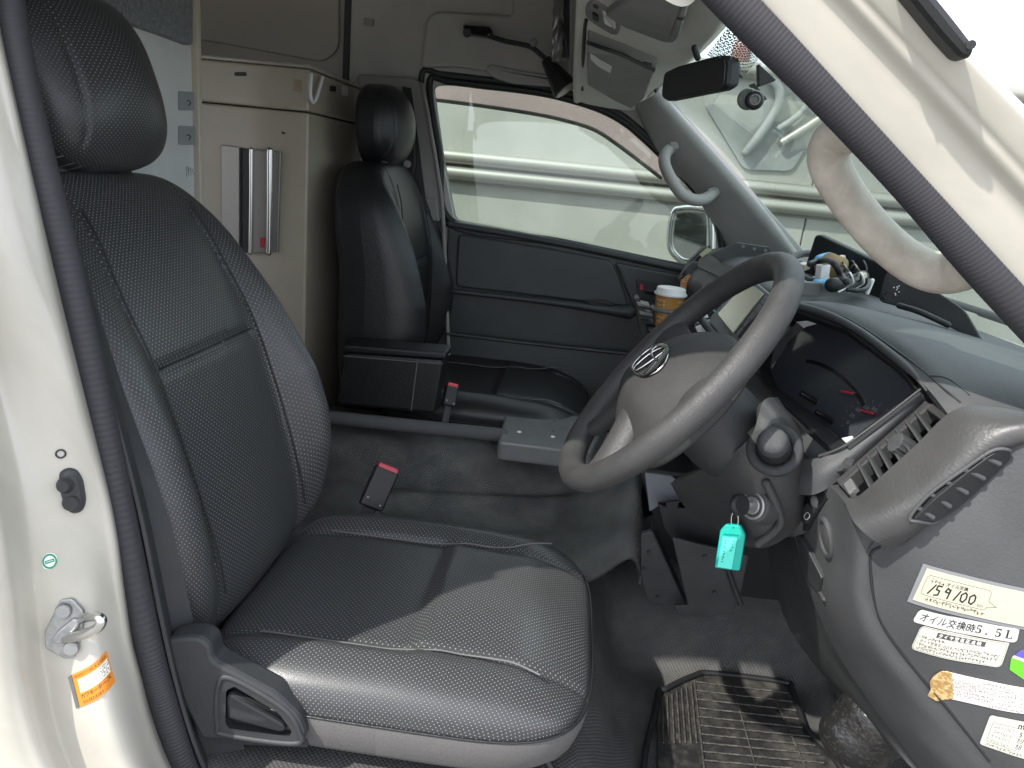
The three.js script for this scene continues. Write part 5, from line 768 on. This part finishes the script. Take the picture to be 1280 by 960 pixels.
// ------------------------------------------------------------------ steering wheel
const TH = 0.66, WC = at(840, 463, 0.5), E1 = V(Math.sin(TH), Math.cos(TH), 0), E3 = V(-Math.cos(TH), Math.sin(TH), 0), E2 = V(0, 0, 1);   // up, towards driver, right
const wp = (u, v, w = 0) => WC.clone().addScaledVector(E2, u).addScaledVector(E1, v).addScaledVector(E3, w);
const RW = 0.196;
{
  const t = thing('steering_wheel', 'dark grey steering wheel with oval chrome emblem', 'steering wheel');
  const rp = (deg, r = RW, w = 0) => { const a = deg * Math.PI / 180; return wp(Math.sin(a) * r, Math.cos(a) * r, w); };
  part('rim', tube(Array.from({ length: 48 }, (_, i) => rp(i * 7.5)), 0.0185, { closed: true, seg: 220, rad: 26, rf: () => [0.0195, 0.018] }), M.wheel, t);
  // hub pad: rounded, wider than tall, bulging to the driver
  const f = (w, h) => 0.027 * (1 - Math.pow(Math.hypot(w / 0.115, (h + 0.01) / 0.11), 2)) - 0.006 * sm(0.03, 0.1, -h) + 0.004 * Math.exp(-((h + 0.035) ** 2) / 0.0006);
  const hubMap = (w, h, d) => wp(w * (1 - 0.12 * sm(0.0, 0.12, h)), h - 0.018, d + 0.012);
  const hub = part('hub_pad', pillow(0.118, 0.108, 2.5, f, 0.075, hubMap, { p: 2.6, back: 0.7, N: 110 }), M.hub, t);
  const spoke = (pts, rf) => part('spoke', tube(pts, 0.02, { seg: 60, rad: 20, rf, up: E1 }), M.wheel, t);
  for (const s of [-1, 1]) {
    spoke([wp(s * 0.06, 0.005, -0.03), wp(s * 0.105, 0.008, -0.022), wp(s * 0.15, 0.014, -0.012), wp(s * 0.196, 0.018, 0)], (k) => [lerp(0.04, 0.032, k) * (1 + 0.25 * sm(0.7, 1, k)), lerp(0.02, 0.012, k)]);
    spoke([wp(s * 0.045, -0.07, 0.002), wp(s * 0.07, -0.115, -0.006), wp(s * 0.088, -0.15, -0.008), wp(s * 0.1, -0.172, 0)], (k) => [lerp(0.026, 0.02, k), lerp(0.018, 0.011, k)]);
  }
  part('back_shell', tube([wp(0, -0.01, -0.01), wp(0, -0.01, -0.03), wp(0, -0.008, -0.06)], 0.07, { rad: 30, caps: false, rf: (k) => lerp(0.08, 0.06, k) }), M.dark, t);
  // emblem
  const q = (u0, v0, k = 0) => { const u = u0 * 1.6, v = v0 * 1.6, p = wp(u + 0.02, v - 0.008, 0); caster.set(p.clone().addScaledVector(E3, 0.2), E3.clone().negate()); const h = caster.intersectObject(hub, false)[0]; return (h ? h.point : p).clone().addScaledVector(E3, k); };
  const em = part('emblem_plate', plate(Array.from({ length: 28 }, (_, i) => q(0.026 * Math.cos(i / 28 * 6.283), 0.0185 * Math.sin(i / 28 * 6.283))), 0.004, { r: 0.002, bevel: 0.001, off: 0.002, norm: E3 }), M.gloss, t);
  const ell = (a, b, cx = 0, cy = 0) => tube(Array.from({ length: 28 }, (_, i) => q(cx + a * Math.cos(i / 28 * 6.283), cy + b * Math.sin(i / 28 * 6.283), 0.0028)), 0.0017, { closed: true, seg: 80, rad: 8 });
  part('emblem_ring', ell(0.0245, 0.017), M.chrome, em); part('emblem_ring', ell(0.0075, 0.0165), M.chrome, em); part('emblem_ring', ell(0.0165, 0.0062, 0, 0.0095), M.chrome, em);
}
{ // column, shrouds, stalk
  const t = thing('steering_column', 'grey plastic steering column cover with stalk and ignition lock', 'column');
  part('upper_shroud', tube([wp(0.0, -0.008, -0.03), wp(0.0, -0.008, -0.09), wp(0, -0.01, -0.15), wp(0, -0.01, -0.28)], 0.08, { seg: 40, rad: 36, up: E1, caps: false, rf: (k) => k < 0.5 ? [0.062, 0.084] : [lerp(0.062, 0.05, (k - 0.5) * 2), lerp(0.084, 0.055, sm(0.5, 0.75, k))] }), M.dark, t);
  const ls2 = part('lower_shroud', surf([
    [[838, 604, 0.33], [846, 600, 0.42], [900, 576, 0.56], [938, 546, 0.60], [954, 502, 0.58], [972, 496, 0.5]],
    [[850, 625, 0.34], [868, 618, 0.44], [912, 592, 0.57], [948, 562, 0.605], [980, 530, 0.59], [1000, 540, 0.5]],
    [[862, 640, 0.36], [888, 632, 0.46], [925, 612, 0.575], [965, 592, 0.60], [1000, 575, 0.58], [1010, 580, 0.5]],
    [[885, 655, 0.38], [905, 665, 0.47], [945, 665, 0.565], [985, 640, 0.58], [1005, 615, 0.57], [1012, 610, 0.5]],
    [[905, 665, 0.40], [925, 680, 0.47], [955, 685, 0.53], [985, 670, 0.55], [1003, 650, 0.55], [1010, 640, 0.5]],
  ].map((r) => px(r)).reverse(), 36, 36, 0.01), M.dashSoft, t);
  // stalk end in its round socket
  const sp = at(968, 562, 0.615), ax = EYE.clone().sub(sp).normalize().add(V(-0.15, 0.35, 0.1)).normalize();
  part('stalk_socket', place(new THREE.TorusGeometry(0.027, 0.007, 14, 48), sp, ax), M.dark, ls2);
  const st = part('stalk_end', cyl(sp.clone().addScaledVector(ax, -0.02), sp.clone().addScaledVector(ax, 0.032), 0.0225, 0.0185, 36, 0.006), M.black, ls2);
  part('stalk_cap', cyl(sp.clone().addScaledVector(ax, 0.026), sp.clone().addScaledVector(ax, 0.052), 0.0188, 0.0165, 36, 0.008), M.dash, ls2);
  part('socket_floor', cyl(sp.clone().addScaledVector(ax, -0.03), sp.clone().addScaledVector(ax, -0.004), 0.029, 0.027, 36), M.black, ls2);
  // ignition
  const ip = hit(946, 632, ls2).p, id = V(-0.78, 0.2, 0.6).normalize(), o = (k) => ip.clone().addScaledVector(id, k);
  const ig = part('ignition_housing', cyl(o(-0.02), o(0.008), 0.0255, 0.0225, 40, 0.004), M.dashSoft, t);
  part('ignition_ring', place(new THREE.TorusGeometry(0.0165, 0.0022, 10, 40), o(0.009), id), M.steel, ig);
  part('lock_barrel', cyl(o(0.0), o(0.012), 0.013, 0.012, 32), M.steel, ig);
  part('shroud_ridge', tube([at(958, 604, 0.6), at(968, 625, 0.596), at(976, 650, 0.585), at(968, 664, 0.575), at(948, 680, 0.56)], 0.006, { rad: 10 }), M.dashSoft, t);
  // key and tag
  const k = thing('ignition_key', 'black headed key standing in the ignition lock', 'key');
  const kc = o(0.036), kl = EYE.clone().sub(ip).normalize(), ku = kl.clone().addScaledVector(id, -kl.dot(id)).normalize(), kv = id.clone().cross(ku);
  part('key_blade', tube([o(0.0), o(0.01), o(0.022)], 0.003, { rf: () => [0.0042, 0.0016] }), M.steel, k);
  const bow = Array.from({ length: 24 }, (_, i) => { const a = i / 24 * 6.283; return kc.clone().addScaledVector(id, Math.cos(a) * 0.017).addScaledVector(kv, Math.sin(a) * 0.0145); });
  part('key_head', plate(bow, 0.009, { r: 0.004, bevel: 0.003, off: 0.0045, holes: [{ pts: [0, 1, 2, 3, 4, 5].map((i) => kc.clone().addScaledVector(id, 0.010 + 0.0034 * Math.cos(i * 1.047)).addScaledVector(kv, 0.003 + 0.0034 * Math.sin(i * 1.047))), r: 0.002 }] }), M.black, k);
  const g = thing('key_tag', 'turquoise plastic key tag hanging from the ignition key', 'key tag');
  const tz = 0.555, tp = (a, b) => at(a, b, tz + (a - 910) * 0.0006);
  part('key_ring', tube(Array.from({ length: 16 }, (_, i) => { const a = i / 16 * 6.283; return at(920 + 5.6 * Math.cos(a), 635 + 6.4 * Math.sin(a), tz + 0.008 * Math.sin(a)); }), 0.0011, { closed: true, seg: 48, rad: 8 }), M.chrome, g);
  part('split_ring', tube(Array.from({ length: 16 }, (_, i) => { const a = i / 16 * 6.283; return at(918.5 + 4.4 * Math.cos(a), 650 + 11 * Math.sin(a), tz + 0.004 * Math.cos(a)); }), 0.0011, { closed: true, seg: 48, rad: 8 }), M.chrome, g);
  const tb = part('tag_body', plate([tp(906, 656), tp(925, 657), tp(931, 670), tp(924, 714), tp(893, 710), tp(900, 663)], 0.006, { r: 0.003, bevel: 0.0015, holes: [{ pts: [tp(915, 657.6), tp(919, 658), tp(918.5, 662), tp(914.5, 661.6)], r: 0.001 }] }), M.teal, g);
  part('tag_lip', tube([tp(905, 667.5), tp(914, 668), tp(923, 669)].map((p) => p.add(V(0, 0, 0.0008))), 0.0008, { rad: 6 }), S({ color: C(0, 0.22, 0.18), roughness: 0.3 }), g);
  const cvm = sheet(200, 400, (g2) => { g2.strokeStyle = '#1c4a44'; g2.lineWidth = 6; const hand = (x, n, h) => { for (let k = 0; k < n; k++) { g2.beginPath(); g2.moveTo(x, 40 + k * h); for (let m = 0; m < 4; m++) g2.lineTo(x + (lr() - 0.5) * 36, 40 + k * h + lr() * h * 0.85); g2.stroke(); } }; hand(150, 4, 36); hand(56, 9, 34); }, '#5fe3cf');
  part('paper_insert', label([[904, 670], [922, 672], [915, 711], [897, 708]].map(([a, b]) => tp(a, b).add(V(-0.0004, 0, 0.0009))), 0.0006), cvm, g);
}
// ------------------------------------------------------------------ head unit, wires, boards, cup
{
  const t = thing('navigation_unit', 'silver framed navigation screen in the centre of the dashboard', 'head unit');
  const q = (a, b, k = 0) => at(a, b, lerp(-0.09, 0.09, clamp(((a - 917) * 0.75 + (b - 382) * 0.66 + 30) / 60)) ).add(V(-k, k * 0.5, 0));
  part('unit_frame', plate([q(936, 345), q(968, 372), q(960, 384), q(921, 438), q(912, 436), q(886, 402), q(890, 394)], 0.05, { r: 0.006, bevel: 0.003 }), M.tray, t);
  part('screen', plate([q(935, 352, 0.002), q(955, 367, 0.002), q(917, 417, 0.002), q(898, 393, 0.002)], 0.003, { r: 0.002, bevel: 0.0005 }), S({ color: C(0.6, 0.6, 0.47), metalness: 0.5, roughness: 0.22 }), t);
  for (let i = 0; i < 5; i++) { const u = i / 5, a = lerp(957, 921, u), b = lerp(371, 420, u); part('side_button', plate([q(a, b, 0.003), q(a + 5, b + 4, 0.003), q(a - 1.5, b + 12.5, 0.003), q(a - 6.5, b + 8.5, 0.003)], 0.004, { r: 0.001, bevel: 0.0008 }), M.grey, t); }
  part('stack_bezel', tube([q(876, 398), q(890, 416), q(905, 434), q(917, 448)], 0.008, { rad: 8 }), M.dark, t);
  const w = thing('loose_connectors', 'loose pale connectors hanging out beside the navigation screen', 'connectors');
  for (let i = 0; i < 6; i++) { const c = at(888 + (i % 3) * 5 - i, 398 + i * 3.4, -0.12 + i * 0.01), b = rbox(0.014 + rnd() * 0.01, 0.012, 0.016, 0.002).rotateX(rnd() * 2).rotateZ(rnd() * 2).translate(c.x - 0.02, c.y, c.z); part('connector', b, i % 3 ? M.paper : M.grey, w); part('wire', tube([c.clone().add(V(-0.02, 0, 0)), c.clone().add(V(0, 0.02, 0.01)), c.clone().add(V(0.03, -0.01, 0.02))], 0.0018, { rad: 6 }), i % 2 ? M.black : S({ color: C(0.1, 0.4, 0.5) }), w); }
}
{
  const t = thing('wire_harness', 'tangle of taped wires and connectors lying on the dashboard top', 'wires');
  const y0 = (a, b, dy = 0) => { const h = hit(a, b, dtop); return h.p.add(V(0, dy, 0)); };
  const Y = (a, b, h) => atY(a, b, h);
  const rl = 0.975, c = Y(1040, 334, rl);
  const g0 = new THREE.SphereGeometry(0.034, 32, 20); g0.scale(0.95, 0.8, 0.9); { const p = g0.attributes.position; for (let i = 0; i < p.count; i++) { const k = 1 + 0.08 * Math.sin(p.getX(i) * 170) * Math.cos(p.getY(i) * 130); p.setXYZ(i, p.getX(i) * k, p.getY(i) * k, p.getZ(i) * k); } g0.computeVertexNormals(); }
  part('taped_bundle', g0.translate(c.x, c.y, c.z), S({ map: tint(256, N1, [0.26, 0.17, 0.06], [0.42, 0.3, 0.14], 0.05), bumpMap: grainBump, bumpScale: 0.001, roughness: 0.7 }), t, 'tan tape wrapped bundle');
  const blue = S({ color: C(0.08, 0.36, 0.6), roughness: 0.45 });
  part('wire', tube([[985, 326], [1000, 318], [1018, 317], [1026, 320]].map(([a, b]) => Y(a, b, 0.965)), 0.009, { rad: 10 }), M.black, t);
  part('wire', tube([[1012, 330], [1024, 326], [1040, 327], [1052, 345], [1058, 352]].map(([a, b], i) => Y(a, b, 0.985 + (i == 2 ? 0.02 : 0))), 0.0055, { rad: 10 }), M.black, t);
  part('wire', tube([[998, 338], [1006, 346], [1016, 351]].map(([a, b]) => Y(a, b, 0.96)), 0.0055, { rad: 8 }), M.black, t);
  part('blue_tape', tube([[1024, 325], [1032, 322], [1040, 320]].map(([a, b]) => Y(a, b, 0.985)), 0.0105, { rad: 10 }), blue, t, 'blue tape at the top of the harness');
  part('blue_tape', tube([[1020, 355], [1030, 354], [1042, 355]].map(([a, b]) => Y(a, b, 0.96)), 0.0085, { rad: 10 }), blue, t, 'blue tape joining the black sleeve');
  part('black_sleeve', tube([[1040, 356], [1056, 355], [1070, 350], [1078, 346]].map(([a, b]) => Y(a, b, 0.965)), 0.0125, { rad: 14 }), M.black, t);
  part('wire', tube([[1078, 344], [1085, 350], [1085, 358], [1076, 363], [1060, 362]].map(([a, b]) => Y(a, b, 0.962)), 0.004, { rad: 8 }), M.black, t);
  for (let i = 0; i < 9; i++) { const a = 1046 + i * 3.4, b = 330 + (i % 4) * 5; part('wire', tube([Y(a, b, 0.97), Y(a + 6, b - 4, 0.99), Y(a + 10, b + 8, 0.975), Y(a + 2, b + 15, 0.962), Y(a - 8, b + 20, 0.955)], 0.0019, { rad: 6, seg: 24 }), [M.black, M.alu, M.dark, M.paper][i % 4], t); }
  const conn = (a, b, h, w, hh, d, m, rz = 0.3, ry = 0.4) => { const p = Y(a, b, h); return part('connector', rbox(w, hh, d, 0.002).rotateZ(rz).rotateY(ry).translate(p.x, p.y, p.z), m, t); };
  conn(1028, 341, 0.975, 0.02, 0.03, 0.016, M.paper, 0.1); conn(1026, 350, 0.955, 0.026, 0.014, 0.02, M.paper, 0.2); conn(1005, 333, 0.965, 0.016, 0.014, 0.02, M.cream); conn(1077, 345, 0.975, 0.014, 0.01, 0.014, M.cream, 0.5); conn(1050, 324, 0.99, 0.02, 0.012, 0.012, M.cream, 0.4);
  conn(1001, 357, 0.95, 0.016, 0.02, 0.012, blue, 0.1); const sq = conn(1013, 361, 0.952, 0.034, 0.024, 0.018, M.grey, 0.05, 0.1);
  { const p = Y(1015, 359, 0.952).add(V(0, 0, 0.0105)); part('square_mark', rbox(0.008, 0.008, 0.002, 0.001).rotateZ(0.5).translate(p.x, p.y, p.z), M.black, sq); }
  const s1 = Y(1084, 366, 0.94); part('white_clip', tube([s1, s1.clone().add(V(0.002, 0.012, 0)), s1.clone().add(V(0.004, 0.024, 0))], 0.0045, { rad: 8 }), M.paper, t);
}
{
  const t = thing('display_back', 'black back board of a display standing on the dashboard top', 'board');
  part('board', plate([at(1020, 294, -0.24), at(1026, 293, -0.23), at(1107, 333, -0.07), at(1112, 340, -0.06), at(1108, 382, -0.06), at(1004, 345, -0.25), at(1002, 338, -0.25)], 0.02, { r: 0.008, bevel: 0.005 }), M.black, t);
  const b = thing('mount_bracket', 'grey folded bracket plate beside the black board', 'bracket');
  part('bracket_plate', plate([at(1107, 337, 0.16), at(1142, 350, 0.2), at(1180, 370, 0.24), at(1206, 388, 0.27), at(1233, 430, 0.3), at(1140, 388, 0.22), at(1099, 377, 0.16)], 0.006, { r: 0.012, bevel: 0.002 }), M.metalBlack, b);
  const bo = at(1109, 369, 0.172); part('bracket_hole', place(new THREE.TorusGeometry(0.0065, 0.0018, 10, 28), bo, V(-0.2, 0.2, 1)), M.black, b);
  part('paint_flecks', Array.from({ length: 16 }, () => { const p = at(1113 + rnd() * 16, 348 + rnd() * 24, 0.172 + rnd() * 0.002); return new THREE.SphereGeometry(0.0012, 6, 5).scale(1, 1, 0.3).translate(p.x, p.y, p.z + 0.014); }), M.paper, b); b.children[b.children.length - 1].userData.kind = 'stuff';
  part('bracket_slot', tube(px([[1124, 382, 0.24], [1150, 390, 0.27], [1185, 406, 0.30]]), 0.005, { rad: 8 }), M.black, b);
}
{
  const t = thing('coffee_cup', 'brown paper coffee cup with white lid in the dashboard holder', 'cup');
  const b = at(832, 408, -0.43), q = b.clone().add(V(0, 0.088, 0));
  const cup = sheet(512, 256, (g) => { g.fillStyle = '#a8783c'; g.fillRect(0, 0, 512, 256); g.strokeStyle = '#e2d2b4'; g.fillStyle = '#e2d2b4'; for (let k = 0; k < 4; k++) { for (let j = 0; j < 6; j++) fine(g, 30 + k * 128, 40 + j * 32, 50 + 20 * lr(), 20); } }, '#a8783c');
  const cg = new THREE.CylinderGeometry(0.039, 0.029, 0.088, 48, 1, true).translate(b.x, b.y + 0.044, b.z); part('cup_body', cg.toNonIndexed(), cup, t);
  part('cup_base', cyl(b, b.clone().add(V(0, 0.004, 0)), 0.029, 0.0292), M.paper, t);
  part('cup_lid', new THREE.LatheGeometry([[0.0, 0.012], [0.031, 0.011], [0.034, 0.015], [0.037, 0.013], [0.0385, 0.003], [0.042, 0.001], [0.0425, -0.004], [0.04, -0.006]].map((a) => new THREE.Vector2(...a)), 48).translate(q.x, q.y, q.z), S({ color: C(0.72, 0.72, 0.71), roughness: 0.4 }), t);
  const h = thing('cup_holder', 'grey pull out cup holder beneath the paper coffee cup', 'cup holder');
  part('holder_ring', new THREE.TorusGeometry(0.041, 0.006, 12, 40).rotateX(Math.PI / 2).translate(b.x, b.y + 0.045, b.z), M.grey, h);
  part('holder_floor', box(b.x - 0.05, b.x + 0.11, b.y - 0.012, b.y - 0.002, b.z - 0.05, b.z + 0.05), M.black, h);
  part('holder_face', plate(px([[793, 374], [799, 372], [812, 405], [813, 436], [806, 434], [800, 412]], -0.44), 0.06, { r: 0.004 }), M.dark, h);
  for (let i = 0; i < 3; i++) part('holder_slat', plate(px([[796 + i * 3, 378 + i * 11], [812 + i * 3, 381 + i * 11], [813 + i * 3, 385 + i * 11], [797 + i * 3, 382 + i * 11]], -0.425), 0.05, { r: 0.001 }), i == 2 ? M.dark : M.trim, h);
}
// ------------------------------------------------------------------ black brackets below the column, pedal box, floor mat
{
  const t = thing('under_dash_frame', 'black folded metal frame below the steering column', 'frame');
  part('side_bracket', plate(px([[801, 668], [815, 664], [826, 690], [858, 757], [853, 760], [810, 755], [801, 720]], 0.16), 0.012, { r: 0.004 }), M.metalBlack, t);
  part('bracket_fold', plate([at(816, 664, 0.16), at(820, 662, 0.1), at(862, 755, 0.1), at(858, 758, 0.16)], 0.003, { r: 0.002 }), M.metalBlack, t);
  part('cover_plate', plate(px([[840, 672], [936, 695], [924, 752], [914, 768], [868, 771], [848, 770], [842, 757], [860, 757]], 0.2), 0.008, { r: 0.005 }), M.metalBlack, t);
  part('cover_edge', tube(px([[910, 712], [918, 735], [926, 755]], 0.206), 0.005, { rad: 8 }), M.metalBlack, t);
  part('toothed_plate', plate(px([[822, 628], [833, 627], [835, 635], [845, 635], [848, 627], [856, 627], [858, 634], [866, 630], [870, 624], [890, 640], [905, 672], [900, 700], [850, 690], [830, 660]], 0.14), 0.006, { r: 0.001 }), M.black, t);
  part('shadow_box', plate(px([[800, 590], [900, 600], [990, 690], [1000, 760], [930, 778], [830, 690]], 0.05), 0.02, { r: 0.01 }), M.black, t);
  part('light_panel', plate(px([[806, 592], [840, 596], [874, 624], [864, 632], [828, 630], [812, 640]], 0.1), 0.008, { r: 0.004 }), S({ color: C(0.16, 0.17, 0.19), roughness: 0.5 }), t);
  for (const [a, b, z] of [[805, 711, 0.161], [822, 746, 0.161], [811, 690, 0.161], [881, 695, 0.201], [893, 740, 0.201]]) { const p = at(a, b, z); part('rivet', cyl(p, p.clone().add(V(0, 0, 0.003)), 0.004, 0.003, 14), M.dark, t); }
}
{
  const t = thing('floor_mat', 'dirty black rubber floor mat with raised ribs', 'floor mat');
  const y = 0.136, P = (a, b, h = 0) => atY(a, b, y + h), out = [[822, 876], [834, 862], [868, 846], [890, 843], [978, 854], [990, 864], [1004, 905], [1016, 922], [1046, 955], [1060, 1010], [822, 1010]];
  const ol = out.map(([a, b]) => P(a, b));
  part('mat_sheet', plate(ol, 0.008, { r: 0.012, bevel: 0.002, norm: V(0, 1, 0) }), S({ map: tint(512, N2.map((v, i) => clamp(sm(0.35, 0.8, v * 0.6 + N4[i] * 0.4))), [0.02, 0.02, 0.02], [0.085, 0.081, 0.071], 0.3), bumpMap: gray(512, N4, 0.1), bumpScale: 0.0008, roughness: 0.35 }), t);
  const dust = S({ map: tint(512, N4.map((v) => sm(0.35, 0.7, v)), [0.03, 0.0295, 0.028], [0.105, 0.099, 0.086], 0.09), roughness: 0.6 });
  part('mat_edge', tube(ol.map((p) => p.clone().add(V(0, 0.003, 0))), 0.006, { closed: true, seg: 140, rad: 8 }), M.black, t);
  const rib = (a, b, w = 0.0018) => part('rib', tube([a, a.clone().lerp(b, 0.5), b], w, { seg: 8, rad: 6 }), dust, t);
  for (let i = 0; i < 12; i++) { const v = i / 11, x0 = lerp(868, 882, v), y0 = lerp(852, 972, v), x1 = lerp(985, 1046, v), y1 = lerp(866, 986, v); rib(P(x0, y0, 0.002), P(x1, y1, 0.002)); }
  for (const u of [0, 0.42, 0.84]) rib(P(lerp(868, 982, u), lerp(850, 864, u), 0.002), P(lerp(882, 1046, u), lerp(975, 990, u), 0.002));
  for (let i = 0; i < 7; i++) rib(P(828 + i * 6, 874 - i * 3.2, 0.002), P(829 + i * 7, 928, 0.002), 0.002);
}
// ------------------------------------------------------------------ set every thing's origin at its base
for (const o of roots) {
  if (!o.children.length) continue;
  o.updateMatrixWorld(true); const b = new THREE.Box3().setFromObject(o), c = V((b.min.x + b.max.x) / 2, b.min.y, (b.min.z + b.max.z) / 2);
  o.position.copy(c); for (const k of o.children) k.position.sub(c);
}
renderer.render(scene, camera);
